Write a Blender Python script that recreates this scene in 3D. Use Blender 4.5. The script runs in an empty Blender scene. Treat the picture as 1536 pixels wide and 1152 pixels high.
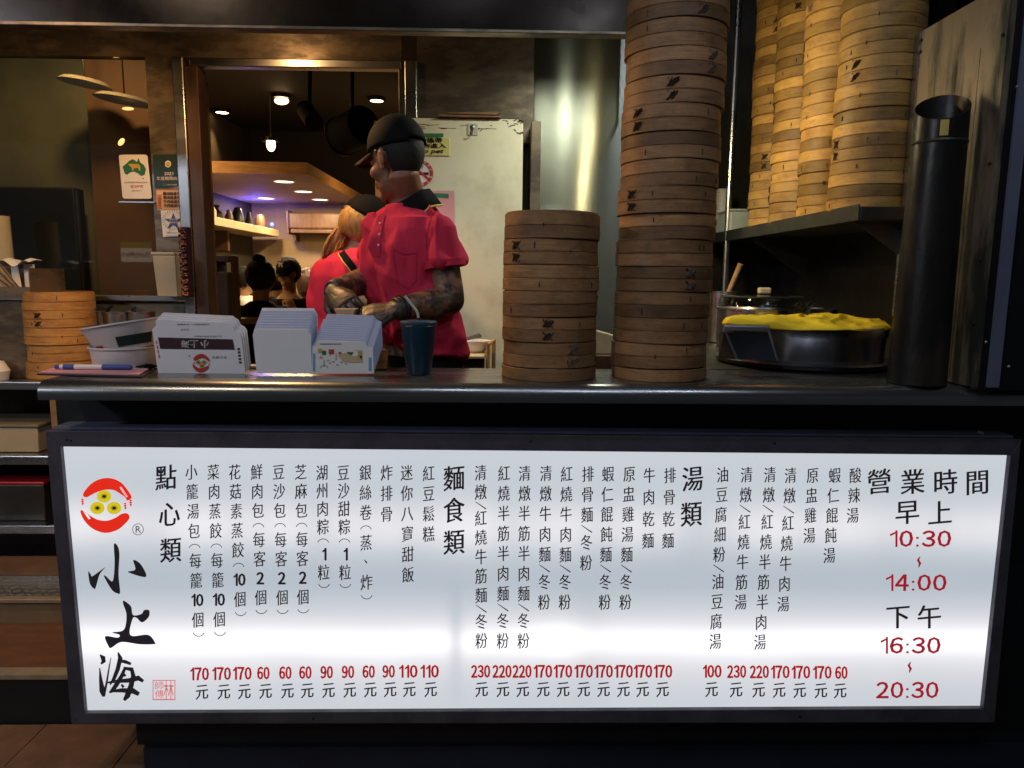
import bpy, bmesh, math, random
from mathutils import Vector, Matrix, noise
from mathutils.bvhtree import BVHTree
random.seed(7)
scene = bpy.context.scene
COL = scene.collection
PI = math.pi

# ------------------------------------------------------------------ camera, world, exposure
CAM = Vector((0, 0, 1.35)); FPX = 1100.0
pitch, roll, yaw = math.radians(8.286), math.radians(0.555), math.radians(1.217)
FW = Vector((math.sin(yaw)*math.cos(pitch), math.cos(yaw)*math.cos(pitch), -math.sin(pitch)))
_r = Vector((math.cos(yaw), -math.sin(yaw), 0)); _u = _r.cross(FW)
RT = _r*math.cos(roll) + _u*math.sin(roll); UP = -_r*math.sin(roll) + _u*math.cos(roll)
cd = bpy.data.cameras.new('camera'); cam = bpy.data.objects.new('camera', cd); COL.objects.link(cam)
cd.sensor_width = 36; cd.lens = 36*FPX/1536; cd.clip_start = 0.05; cd.clip_end = 200
mw = Matrix((RT, UP, -FW)).transposed().to_4x4(); mw.translation = CAM
cam.matrix_world = mw
scene.camera = cam
w = bpy.data.worlds.new('World'); scene.world = w; w.use_nodes = True
w.node_tree.nodes['Background'].inputs[0].default_value = (0.05, 0.055, 0.07, 1)
w.node_tree.nodes['Background'].inputs[1].default_value = 0.55
scene.view_settings.view_transform = 'Standard'; scene.view_settings.look = 'None'
scene.view_settings.exposure = 0.0; scene.view_settings.gamma = 1.0
scene.view_settings.use_curve_mapping = False
scene.cycles.use_denoising = True
scene.cycles.max_bounces = 6; scene.cycles.diffuse_bounces = 3; scene.cycles.glossy_bounces = 4
scene.cycles.transparent_max_bounces = 12
scene.cycles.sample_clamp_indirect = 3.0
scene.cycles.caustics_reflective = False; scene.cycles.caustics_refractive = False

def ray(px, py): return FW*FPX + RT*(px-768) - UP*(py-576)
def U(px, py, Y):
    """the world point seen at photograph pixel px,py at depth Y"""
    d = ray(px, py); return CAM + d*(Y/d.y)
def UZ(px, py, Z):
    d = ray(px, py); return CAM + d*((Z-CAM.z)/d.z)

# ------------------------------------------------------------------ lamps
def light(kind, name, loc, energy, color, target=None, size=.1, size_y=None, spot=60, blend=.5):
    l = bpy.data.lights.new(name, kind); o = bpy.data.objects.new(name, l); COL.objects.link(o)
    l.energy = energy; l.color = color; o.location = loc
    if kind == 'AREA':
        l.size = size
        if size_y: l.shape = 'RECTANGLE'; l.size_y = size_y
    elif kind == 'SPOT':
        l.spot_size = math.radians(spot); l.spot_blend = blend; l.shadow_soft_size = size
    else: l.shadow_soft_size = size
    if target is not None:
        o.rotation_euler = (Vector(target)-Vector(loc)).to_track_quat('-Z', 'Y').to_euler()
    return o
WARM = (1.0, .56, .22); COOL = (.72, .82, 1.0); TUBE = (.97, 1.0, .82); SOFTW = (1.0, .70, .36)
# arcade lamps over the pavement (behind and above the camera)
ARC = [(-1.55, .35, 2.95), (-.18, .55, 2.95), (.45, .50, 2.66), (.98, .55, 2.95)]
for p in ARC:
    light('AREA', 'arcade_downlight', (p[0], p[1], p[2]-.03), 3.6 if p[0] > -1 else 11.0, COOL if p[0] > -1 else (1, .84, .66), (p[0], p[1]+.6, 0), .10)
ADDED_PEND = [U(125, 125, 7.3), U(185, 150, 7.3)]
ADDED_PEND = [Vector((p.x, 6.3-p.y, p.z)) for p in ADDED_PEND]
for p in ADDED_PEND: light('POINT', 'added_pendant_light', (p.x, p.y, p.z-.12), 60, COOL, size=.15)  # added lamps out of view, kept to light the left side
# kitchen tubes under the hood
light('AREA', 'hood_tube_light', (.34, 2.60, 2.19), 6.5, TUBE, (.32, 2.60, 0), .04, .30)
light('POINT', 'hood_tube_spill', (.34, 2.62, 2.16), .9, TUBE, size=.04)
light('AREA', 'shelf_tube_light', (.49, 2.36, 1.97), 6.2, (1.0, .80, .42), (1.12, 2.6, 1.80), .06, .35)
# warm spots over the counter and kitchen, plus added fill lights
light('POINT', 'side_room_fill', (-2.45, 3.30, 2.72), 4.5, (1, .85, .55), size=.1)  # added fill without a fixture, brightens the room behind the glass
light('SPOT', 'warm_spot_left', (-1.25, 1.75, 2.45), 60, WARM, (-1.60, 2.55, 1.0), .03, spot=74, blend=.8)
light('SPOT', 'warm_spot_pass', (-.95, 2.50, 2.13), 34, WARM, (.0, 2.0, 1.15), .04, spot=100, blend=.8)
light('POINT', 'header_fill', (-.9, 2.75, 2.30), 3.5, WARM, size=.05)  # added fill, lifts the dark header panel under the hood
light('SPOT', 'sheet_fill', (-1.15, 2.55, 2.13), 22, WARM, (-1.75, 3.15, 1.75), .04, spot=90, blend=.9)  # added fill aimed at the partition's steel sheet
light('SPOT', 'warm_spot_worker', (-.80, 2.75, 2.13), 30, WARM, (-.62, 2.9, 1.3), .04, spot=80)
# the dining room
DL = [(333, 164), (422, 142), (565, 146), (406, 212)]
DZ = 2.85
for p in DL:
    q = UZ(p[0], p[1], DZ); light('SPOT', 'dining_downlight', (q.x, q.y, q.z-.04), 40, WARM, (q.x, q.y, 0), .04, spot=74, blend=.8)
light('SPOT', 'panel_spot', (-2.0, 3.55, 2.6), 34, WARM, (-2.2, 4.15, 1.3), .05, spot=150, blend=1.0)
# ------------------------------------------------------------------ materials
def newmat(name):
    m = bpy.data.materials.new(name); m.use_nodes = True
    nt = m.node_tree; return m, nt, nt.nodes['Principled BSDF']
def C4(c): return (c[0], c[1], c[2], 1)
def mat(name, base, rough=.5, metal=0., var=.25, scale=6., stretch=(1, 1, 1), bump=0., second=None, spec=.5,
        fine=None, coat=0., thr=(.35, .7), rvar=.0, rnd=0., aniso=0., bstretch=None):
    """noise mottled principled surface: base mixes to `second` over large noise"""
    m, nt, b = newmat(name); N = nt.nodes; L = nt.links
    tc = N.new('ShaderNodeTexCoord'); mp = N.new('ShaderNodeMapping'); mp.inputs['Scale'].default_value = stretch
    L.new(tc.outputs['Object'], mp.inputs[0])
    nz = N.new('ShaderNodeTexNoise'); nz.inputs['Scale'].default_value = scale; nz.inputs['Detail'].default_value = 6
    nz.inputs['Roughness'].default_value = .62
    L.new(mp.outputs[0], nz.inputs['Vector'])
    rp = N.new('ShaderNodeMapRange'); rp.inputs[1].default_value = thr[0]; rp.inputs[2].default_value = thr[1]
    L.new(nz.outputs[0], rp.inputs[0])
    mx = N.new('ShaderNodeMix'); mx.data_type = 'RGBA'
    s = second or tuple(c*(1-var) for c in base)
    mx.inputs[6].default_value = C4(base); mx.inputs[7].default_value = C4(s)
    L.new(rp.outputs[0], mx.inputs[0]); out = mx.outputs[2]
    if rnd:
        oi = N.new('ShaderNodeObjectInfo'); mr = N.new('ShaderNodeMapRange')
        mr.inputs[3].default_value = 1-rnd; mr.inputs[4].default_value = 1+rnd
        L.new(oi.outputs['Random'], mr.inputs[0])
        vm = N.new('ShaderNodeVectorMath'); vm.operation = 'SCALE'; L.new(out, vm.inputs[0]); L.new(mr.outputs[0], vm.inputs['Scale'])
        out = vm.outputs[0]
        va = N.new('ShaderNodeVectorMath'); va.operation = 'SCALE'; va.inputs['Scale'].default_value = 37
        cb = N.new('ShaderNodeCombineXYZ'); L.new(oi.outputs['Random'], cb.inputs[0]); L.new(oi.outputs['Random'], cb.inputs[2])
        L.new(cb.outputs[0], va.inputs[0]); L.new(va.outputs[0], mp.inputs['Location'])
    L.new(out, b.inputs['Base Color'])
    b.inputs['Roughness'].default_value = rough; b.inputs['Metallic'].default_value = metal
    b.inputs['Specular IOR Level'].default_value = spec
    if coat: b.inputs['Coat Weight'].default_value = coat
    if rvar:
        r2 = N.new('ShaderNodeMapRange'); r2.inputs[1].default_value = .3; r2.inputs[2].default_value = .7
        r2.inputs[3].default_value = rough-rvar; r2.inputs[4].default_value = rough+rvar
        L.new(nz.outputs[0], r2.inputs[0]); L.new(r2.outputs[0], b.inputs['Roughness'])
    if bump:
        bn = N.new('ShaderNodeTexNoise'); bn.inputs['Scale'].default_value = fine or scale*8; bn.inputs['Detail'].default_value = 4
        mb_ = mp
        if bstretch: mb_ = N.new('ShaderNodeMapping'); mb_.inputs['Scale'].default_value = bstretch; L.new(tc.outputs['Object'], mb_.inputs[0])
        L.new(mb_.outputs[0], bn.inputs['Vector'])
        bp = N.new('ShaderNodeBump'); bp.inputs['Strength'].default_value = bump; bp.inputs['Distance'].default_value = .004
        L.new(bn.outputs[0], bp.inputs['Height']); L.new(bp.outputs[0], b.inputs['Normal'])
    if aniso:
        b.inputs['Anisotropic'].default_value = aniso
        tg = N.new('ShaderNodeCombineXYZ'); tg.inputs[2].default_value = 1; L.new(tg.outputs[0], b.inputs['Tangent'])
    return m
def emit(name, color, strength):
    m, nt, b = newmat(name); b.inputs['Base Color'].default_value = C4(color); b.inputs['Emission Color'].default_value = C4(color)
    b.inputs['Emission Strength'].default_value = strength; return m

def bamboo(name, base, dark, rnd=.18):
    """bamboo strip: fine grain along the hoop, blotches, darker edges"""
    m, nt, b = newmat(name); N = nt.nodes; L = nt.links
    tc = N.new('ShaderNodeTexCoord'); oi = N.new('ShaderNodeObjectInfo')
    sep = N.new('ShaderNodeSeparateXYZ'); L.new(tc.outputs['Object'], sep.inputs[0])
    off = N.new('ShaderNodeMath'); off.operation = 'MULTIPLY'; off.inputs[1].default_value = 51; L.new(oi.outputs['Random'], off.inputs[0])
    ad = N.new('ShaderNodeVectorMath'); ad.operation = 'ADD'; L.new(tc.outputs['Object'], ad.inputs[0]); L.new(off.outputs[0], ad.inputs[1])
    def nzn(sc, st, det=5):
        mp = N.new('ShaderNodeMapping'); mp.inputs['Scale'].default_value = st; L.new(ad.outputs[0], mp.inputs[0])
        n = N.new('ShaderNodeTexNoise'); n.inputs['Scale'].default_value = sc; n.inputs['Detail'].default_value = det
        n.inputs['Roughness'].default_value = .65
        L.new(mp.outputs[0], n.inputs[0]); return n
    grain = nzn(14, (1, 1, 22)); blot = nzn(9, (1, 1, 2.2)); fleck = nzn(60, (1, 1, 3), 3)
    def ramp(n, a, bb, o0=0., o1=1.):
        r = N.new('ShaderNodeMapRange'); r.inputs[1].default_value = a; r.inputs[2].default_value = bb
        r.inputs[3].default_value = o0; r.inputs[4].default_value = o1; L.new(n.outputs[0], r.inputs[0]); return r
    def mix(fac, A, Bc):
        x = N.new('ShaderNodeMix'); x.data_type = 'RGBA'; L.new(fac, x.inputs[0])
        if hasattr(A, 'is_output'): L.new(A, x.inputs[6])
        else: x.inputs[6].default_value = C4(A)
        x.inputs[7].default_value = C4(Bc); return x.outputs[2]
    g = ramp(grain, .34, .66, 0, .85); bl = ramp(blot, .46, .74, 0, .85); fl = ramp(fleck, .62, .74, 0, .7)
    c = mix(g.outputs[0], base, tuple(x*.62 for x in base)); c = mix(bl.outputs[0], c, dark); c = mix(fl.outputs[0], c, tuple(x*.5 for x in dark))
    # darker hoop edges (local height)
    zf = N.new('ShaderNodeMath'); zf.operation = 'PINGPONG'; zf.inputs[1].default_value = .0157; L.new(sep.outputs[2], zf.inputs[0])
    ze = N.new('ShaderNodeMapRange'); ze.inputs[1].default_value = .0; ze.inputs[2].default_value = .0045; ze.inputs[3].default_value = .75; ze.inputs[4].default_value = 0; L.new(zf.outputs[0], ze.inputs[0])
    zm = N.new('ShaderNodeMath'); zm.operation = 'MULTIPLY'; L.new(ze.outputs[0], zm.inputs[0])
    zb = ramp(nzn(7, (1, 1, .3)), .38, .62); L.new(zb.outputs[0], zm.inputs[1])
    c = mix(zm.outputs[0], c, tuple(x*.6 for x in dark))
    mr = N.new('ShaderNodeMapRange'); mr.inputs[3].default_value = 1-rnd*1.6; mr.inputs[4].default_value = 1+rnd
    L.new(oi.outputs['Random'], mr.inputs[0])
    vm = N.new('ShaderNodeVectorMath'); vm.operation = 'SCALE'; L.new(c, vm.inputs[0]); L.new(mr.outputs[0], vm.inputs['Scale'])
    L.new(vm.outputs[0], b.inputs['Base Color']); b.inputs['Roughness'].default_value = .55
    b.inputs['Specular IOR Level'].default_value = .35
    bp = N.new('ShaderNodeBump'); bp.inputs['Strength'].default_value = .35; bp.inputs['Distance'].default_value = .002
    L.new(grain.outputs[0], bp.inputs['Height']); L.new(bp.outputs[0], b.inputs['Normal'])
    return m

M = {}
M['steel'] = mat('brushed_steel', (.55, .54, .52), .30, 1, .15, 3, (1, 1, 3), .02, rvar=.08)
M['counter'] = mat('counter_steel', (.26, .26, .255), .27, .9, .10, 4, (.5, 3, 3), .02, rvar=.06)
M['wallsteel'] = mat('grimy_wall_steel', (.20, .21, .17), .20, .72, .35, 2.2, (1, 1, 1), 0, aniso=1.0)
M['darksteel'] = mat('dark_steel', (.13, .125, .11), .38, .8, .5, 4, (1, 1, 1), .08, rvar=.12)
M['brownsteel'] = mat('tarnished_steel', (.24, .185, .13), .40, .60, .5, 5, (1, 1, 2.5), .08, second=(.10, .08, .06), rvar=.12, thr=(.42, .56))
M['hood'] = mat('hood_steel', (.018, .013, .010), .24, .85, .4, 3, (1, 1, 1), .04, rvar=.1)
M['frame'] = mat('sign_frame_metal', (.11, .10, .125), .50, .25, .5, 10, (1, 1, 1), .1, rvar=.12)
M['frametop'] = mat('sign_top_metal', (.24, .26, .38), .45, .2, .3, 8)
M['black'] = mat('black_board', (.010, .012, .013), .55, 0, .4, 4, bump=.1)
M['plinth'] = mat('plinth_blue_black', (.016, .022, .040), .5, 0, .4, 4, bump=.1)
M['blackmetal'] = mat('black_metal', (.02, .02, .022), .35, .6, .4, 12, bump=.05)
M['strip'] = mat('grey_blue_strip', (.13, .14, .20), .5, .1, .25, 6)
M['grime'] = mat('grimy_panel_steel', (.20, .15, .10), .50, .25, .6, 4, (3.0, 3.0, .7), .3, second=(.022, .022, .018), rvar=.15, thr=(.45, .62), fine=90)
M['pipe'] = mat('sooty_pipe', (.018, .016, .014), .42, .5, .6, 5, (1, 1, .5), .25, second=(.07, .052, .036), rvar=.12, thr=(.5, .7), fine=70)
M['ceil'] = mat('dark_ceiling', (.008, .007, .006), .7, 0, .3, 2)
M['soffit'] = mat('soffit_underside', (.40, .28, .20), .75, 0, .15, 3)
M['wood'] = mat('warm_wood', (.52, .30, .12), .5, 0, .5, 5, (1, 6, 6), .1)
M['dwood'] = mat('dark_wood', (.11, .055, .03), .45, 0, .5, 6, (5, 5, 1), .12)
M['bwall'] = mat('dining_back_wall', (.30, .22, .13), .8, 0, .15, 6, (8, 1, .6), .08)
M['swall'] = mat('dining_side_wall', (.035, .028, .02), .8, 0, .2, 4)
M['bpanel'] = mat('brown_wall_panel', (.20, .105, .055), .6, 0, .25, 2.5)
M['gpanel'] = mat('grey_green_panel', (.20, .20, .14), .6, 0, .4, 2.5)
M['beige'] = mat('beige_sill', (.26, .21, .13), .55, 0, .25, 8, (1, 1, 8), .05)
M['fridge'] = mat('cream_fridge', (.74, .70, .52), .42, 0, .18, 5, second=(.50, .44, .27), bump=.04, thr=(.5, .85))
M['rust'] = mat('rusty_edge', (.16, .09, .04), .8, 0, .6, 30, bump=.5)
M['card'] = mat('cardboard', (.22, .12, .06), .8, 0, .3, 20, bump=.1)
M['yelsign'] = mat('yellow_sign', (.72, .66, .24), .4, 0, .1, 10)
M['green'] = mat('green_tape', (.03, .20, .07), .5, 0, .2, 10)
M['redp'] = mat('red_print', (.55, .04, .02), .5, 0, .2, 10)
M['pinkp'] = mat('pink_paper', (.72, .34, .38), .7, 0, .1, 10)
M['ink'] = mat('black_ink', (.012, .010, .012), .6, 0, .1, 10)
M['white'] = mat('white_paper', (.80, .77, .74), .5, 0, .08, 8)
M['carton'] = mat('white_carton', (.80, .78, .82), .5, 0, .06, 10, bump=.02)
M['cartonb'] = mat('blue_white_carton', (.50, .54, .72), .5, 0, .06, 10, bump=.02)
M['cream'] = mat('cream_plastic', (.62, .52, .33), .45, 0, .15, 8)
M['maroon'] = mat('maroon_print', (.045, .015, .022), .5)
M['orangep'] = mat('orange_print', (.62, .20, .07), .6)
M['peach'] = mat('peach_print', (.72, .48, .30), .6)
M['bluep'] = mat('blue_print', (.05, .09, .34), .6)
M['skyp'] = mat('sky_blue_print', (.16, .36, .72), .6)
M['goldp'] = mat('gold_print', (.55, .38, .08), .5)
M['greenp'] = mat('green_print', (.015, .16, .06), .5)
M['dgreen'] = mat('dark_green_print', (.012, .035, .03), .45)
M['tan'] = mat('tan_print', (.62, .45, .28), .6)
M['bamboo'] = bamboo('weathered_bamboo', (.35, .18, .075), (.10, .045, .018), .34)
M['bamboo_l'] = bamboo('golden_bamboo', (.54, .31, .085), (.20, .09, .025), .36)
M['bamboo_o'] = bamboo('orange_bamboo', (.60, .30, .09), (.22, .09, .03), .12)
M['wire'] = mat('dark_wire', (.060, .034, .018), .5, .3, .5, 50)
M['yellow'] = mat('yellow_cloth', (.72, .54, .03), .85, 0, .25, 7, bump=.25, second=(.50, .34, .02), fine=220, spec=.10)
M['tumbler'] = mat('teal_tumbler', (.008, .034, .062), .42, .25, .2, 12)
M['tumblerl'] = mat('blue_plastic_lid', (.02, .06, .10), .35, 0, .1, 12)
M['tile'] = mat('brown_tile', (.20, .115, .07), .5, 0, .4, 9, bump=.15)
M['rtile'] = mat('red_brown_tile', (.17, .075, .04), .55, 0, .4, 9, (1, 4, 1), .15)
M['ttile'] = mat('tan_tile', (.28, .20, .11), .55, 0, .3, 9, (1, 4, 1), .15)
M['grout'] = mat('grout', (.05, .035, .025), .9, 0, .3, 20)
M['brass'] = mat('metal_nosing', (.55, .45, .30), .35, .5, .3, 20)
M['redplastic'] = mat('red_plastic', (.42, .015, .02), .3, 0, .1, 9)
M['shirt'] = mat('red_polo_cloth', (.60, .035, .085), .85, 0, .16, 9, bump=.3, fine=900, spec=.10)
M['shirtp'] = mat('pink_red_polo_cloth', (.78, .045, .11), .85, 0, .14, 9, bump=.3, fine=900, spec=.10)
M['bcloth'] = mat('black_cloth', (.010, .010, .012), .9, 0, .3, 20, bump=.2, fine=600, spec=.10)
M['capcloth'] = mat('cap_cloth', (.006, .006, .007), .8, 0, .3, 20, bump=.2, fine=700, spec=.10)
M['brim'] = mat('cap_brim', (.05, .035, .026), .8, 0, .2, 20, bump=.2, fine=700, spec=.10)
M['yeltrim'] = mat('yellow_trim', (.75, .55, .10), .8)
M['skin'] = mat('skin', (.24, .105, .058), .5, 0, .2, 14, bump=.1, fine=300)
M['skinl'] = mat('light_skin', (.55, .34, .22), .5, 0, .15, 14, bump=.05, fine=300)
M['tattoo'] = mat('tattooed_skin', (.24, .125, .075), .45, 0, .6, 26, bump=.1, second=(.040, .032, .026), thr=(.44, .56), fine=300)
M['glove'] = mat('black_glove', (.040, .028, .020), .48, 0, .3, 14, bump=.15, fine=80, spec=.7)
M['hair'] = mat('black_hair', (.006, .005, .004), .75, 0, .4, 30, (1, 1, .2), .5, fine=300)
M['brownhair'] = mat('brown_hair', (.07, .03, .018), .5, 0, .4, 30, (1, 1, .2), .5, fine=300)
M['blond'] = mat('dyed_blond_hair', (.52, .29, .08), .45, 0, .6, 18, (6, 6, .6), .6, fine=60, second=(.22, .10, .03))
M['plasticclear'] = mat('cloudy_plastic', (.50, .53, .44), .35, 0, .15, 8)
M['lampwhite'] = emit('lit_lamp', (1.0, .62, .28), 9)
M['lampwhite2'] = emit('lit_panel_lamp', (1.0, .86, .62), 4)
M['lampcool'] = emit('lit_cool_lamp', (.85, .92, 1.0), 9)
M['addedlamp'] = emit('lit_added_lamp', (.80, .85, .78), 2.6)
M['tubelamp'] = emit('lit_tube', (.88, 1.0, .80), 12)
M['blueled'] = emit('lit_blue_led', (.05, .10, 1.0), 6)
M['convsign'] = emit('convenience_sign_white', (.85, .75, .62), .85)
M['convgreen'] = emit('convenience_sign_green', (.25, .42, .10), .4)
M['convtext'] = emit('convenience_sign_blue', (.10, .10, .16), .5)
def glassmat():
    m, nt, b = newmat('window_glass'); N = nt.nodes; L = nt.links
    t = N.new('ShaderNodeBsdfTransparent'); t.inputs[0].default_value = (.82, .84, .80, 1)
    g = N.new('ShaderNodeBsdfGlossy'); g.inputs['Roughness'].default_value = .015
    lw = N.new('ShaderNodeLayerWeight'); lw.inputs[0].default_value = .5; pw = N.new('ShaderNodeMath'); pw.operation = 'POWER'; pw.inputs[1].default_value = 3.5; L.new(lw.outputs['Facing'], pw.inputs[0])
    f = N.new('ShaderNodeMapRange'); f.inputs[3].default_value = .06; f.inputs[4].default_value = .8; L.new(pw.outputs[0], f.inputs[0])
    mx = N.new('ShaderNodeMixShader'); L.new(f.outputs[0], mx.inputs[0]); L.new(t.outputs[0], mx.inputs[1]); L.new(g.outputs[0], mx.inputs[2])
    L.new(mx.outputs[0], N['Material Output'].inputs[0]); return m
M['glass'] = glassmat()
def clearmat(tint=(.8, .8, .78)):
    m, nt, b = newmat('clear_lid'); N = nt.nodes; L = nt.links
    t = N.new('ShaderNodeBsdfTransparent'); t.inputs[0].default_value = C4(tint)
    g = N.new('ShaderNodeBsdfGlossy'); g.inputs['Roughness'].default_value = .06
    lw = N.new('ShaderNodeLayerWeight'); lw.inputs[0].default_value = .5; pw = N.new('ShaderNodeMath'); pw.operation = 'POWER'; pw.inputs[1].default_value = 3.5; L.new(lw.outputs['Facing'], pw.inputs[0])
    f = N.new('ShaderNodeMapRange'); f.inputs[3].default_value = .05; f.inputs[4].default_value = .8; L.new(pw.outputs[0], f.inputs[0])
    mx = N.new('ShaderNodeMixShader'); L.new(f.outputs[0], mx.inputs[0]); L.new(t.outputs[0], mx.inputs[1]); L.new(g.outputs[0], mx.inputs[2])
    L.new(mx.outputs[0], N['Material Output'].inputs[0]); return m
M['clear'] = clearmat()

# ------------------------------------------------------------------ mesh helpers
def link(o, parent=None):
    COL.objects.link(o)
    if parent is not None: o.parent = parent
    return o
def tag(o, label=None, cat=None, group=None, kind=None):
    if label: o['label'] = label
    if cat: o['category'] = cat
    if group: o['group'] = group
    if kind: o['kind'] = kind
    return o
class MB:
    def __init__(s): s.v = []; s.f = []
    def add(s, vs, fs):
        n = len(s.v); s.v += [Vector(p) for p in vs]; s.f += [[i+n for i in f] for f in fs]; return s
    def box(s, c, d, rz=0, R=None):
        hx, hy, hz = d[0]/2, d[1]/2, d[2]/2
        R = R or Matrix.Rotation(rz, 3, 'Z'); c = Vector(c)
        vs = [c + R@Vector((x*hx, y*hy, z*hz)) for z in (-1, 1) for y in (-1, 1) for x in (-1, 1)]
        return s.add(vs, [[0, 2, 3, 1], [4, 5, 7, 6], [0, 1, 5, 4], [2, 6, 7, 3], [0, 4, 6, 2], [1, 3, 7, 5]])
    def b2(s, lo, hi): return s.box([(lo[i]+hi[i])/2 for i in range(3)], [abs(hi[i]-lo[i]) for i in range(3)])
    def prism(s, pts, off):
        """polygon (3d pts) extruded by vector off"""
        n = len(pts); off = Vector(off); a = [Vector(p) for p in pts]
        return s.add(a+[p+off for p in a], [list(range(n))[::-1], list(range(n, 2*n))] + [[i, (i+1) % n, n+(i+1) % n, n+i] for i in range(n)])
    def poly(s, pts): return s.add(pts, [list(range(len(pts)))])
    def rings(s, rings, cap=True, closed=True):
        n = len(rings[0]); vs = [p for r in rings for p in r]; fs = []
        for k in range(len(rings)-1):
            for i in range(n if closed else n-1):
                j = (i+1) % n; fs.append([k*n+i, k*n+j, (k+1)*n+j, (k+1)*n+i])
        if cap: fs += [list(range(n))[::-1], [(len(rings)-1)*n+i for i in range(n)]]
        return s.add(vs, fs)
    def lathe(s, prof, c=(0, 0, 0), n=32, cap=False, rot=None):
        c = Vector(c); rs = []
        for r, z in prof:
            ring = []
            for i in range(n):
                a = 2*PI*i/n; p = Vector((r*math.cos(a), r*math.sin(a), z))
                if rot: p = rot@p
                ring.append(c+p)
            rs.append(ring)
        return s.rings(rs, cap)
    def tube(s, pts, r, n=8, side=None, flat=1.0):
        pts = [Vector(p) for p in pts]; rs = []
        if not isinstance(r, (list, tuple)): r = [r]*len(pts)
        prev = None
        for i, p in enumerate(pts):
            t = (pts[min(i+1, len(pts)-1)]-pts[max(i-1, 0)]).normalized()
            a = Vector(side) if side is not None else (prev if prev is not None else (Vector((0, 0, 1)) if abs(t.z) < .9 else Vector((1, 0, 0))))
            a = (a - t*a.dot(t)).normalized(); b = t.cross(a); prev = a
            ra = r[i] if not isinstance(r[i], (list, tuple)) else r[i][0]; rb = ra*flat if not isinstance(r[i], (list, tuple)) else r[i][1]
            rs.append([p + a*ra*math.cos(2*PI*k/n) + b*rb*math.sin(2*PI*k/n) for k in range(n)])
        return s.rings(rs, True)
    def ball(s, c, r, n=16, m=10, R=None):
        r = r if isinstance(r, (list, tuple)) else (r, r, r); c = Vector(c); rs = []
        for j in range(1, m):
            t = PI*j/m; ring = []
            for i in range(n):
                a = 2*PI*i/n; p = Vector((r[0]*math.sin(t)*math.cos(a), r[1]*math.sin(t)*math.sin(a), -r[2]*math.cos(t)))
                ring.append(c+(R@p if R else p))
            rs.append(ring)
        return s.rings(rs, True)
    def mesh(s, name, mats, smooth=False):
        me = bpy.data.meshes.new(name); me.from_pydata([tuple(v) for v in s.v], [], s.f)
        for m_ in (mats if isinstance(mats, (list, tuple)) else [mats]): me.materials.append(m_)
        bm = bmesh.new(); bm.from_mesh(me); bmesh.ops.recalc_face_normals(bm, faces=bm.faces)
        if smooth:
            for f in bm.faces: f.smooth = True
            for e in bm.edges:
                if len(e.link_faces) == 2 and e.calc_face_angle(0) > math.radians(38): e.smooth = False
        bm.to_mesh(me); bm.free(); return me
    def build(s, name, m_, parent=None, bevel=0, smooth=False, seg=2):
        me = s.mesh(name, m_, smooth); o = bpy.data.objects.new(name, me)
        if bevel:
            md = o.modifiers.new('bevel', 'BEVEL'); md.width = bevel; md.segments = seg; md.limit_method = 'ANGLE'; md.angle_limit = math.radians(40)
            md.harden_normals = False
        link(o, parent); return o
def centred(o, loc):
    """moves an object's origin to loc without moving its shape"""
    loc = Vector(loc); o.data.transform(Matrix.Translation(-loc)); o.location = loc; return o
def empty(name, loc, label, cat, group=None, rz=0):
    o = bpy.data.objects.new(name, None); o.empty_display_size = .05; link(o); o.location = loc; o.rotation_euler = (0, 0, rz)
    return tag(o, label, cat, group)
class Local:
    """world-space parts under an empty: converts vertices to the empty's frame"""
    def __init__(s, e): s.e = e; s.inv = (Matrix.Translation(e.location) @ Matrix.Rotation(e.rotation_euler.z, 4, 'Z')).inverted()
    def __call__(s, mb, name, m_, parent=None, **k):
        mb.v = [s.inv@v for v in mb.v]; return mb.build(name, m_, parent or s.e, **k)
def organic(mb, voxel, smooth=6, fac=.5, disp=None):
    me = bpy.data.meshes.new('tmp'); me.from_pydata([tuple(v) for v in mb.v], [], mb.f)
    bm = bmesh.new(); bm.from_mesh(me); bmesh.ops.recalc_face_normals(bm, faces=bm.faces); bm.to_mesh(me); bm.free()
    o = bpy.data.objects.new('tmp', me); COL.objects.link(o)
    r = o.modifiers.new('r', 'REMESH'); r.mode = 'VOXEL'; r.voxel_size = voxel; r.use_smooth_shade = True
    sm = o.modifiers.new('s', 'SMOOTH'); sm.factor = fac; sm.iterations = smooth
    dg = bpy.context.evaluated_depsgraph_get(); dg.update()
    me2 = bpy.data.meshes.new_from_object(o.evaluated_get(dg))
    bpy.data.objects.remove(o); bpy.data.meshes.remove(me)
    if disp:
        ns = [v.normal.copy() for v in me2.vertices]
        for v, n in zip(me2.vertices, ns): v.co = v.co + n*disp(v.co, n)
        me2.update()
    for p in me2.polygons: p.use_smooth = True
    return me2
def put(me, name, m_, parent=None, loc=None):
    me.name = name; me.materials.clear()
    for x in (m_ if isinstance(m_, (list, tuple)) else [m_]): me.materials.append(x)
    o = bpy.data.objects.new(name, me); link(o, parent); return o

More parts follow.
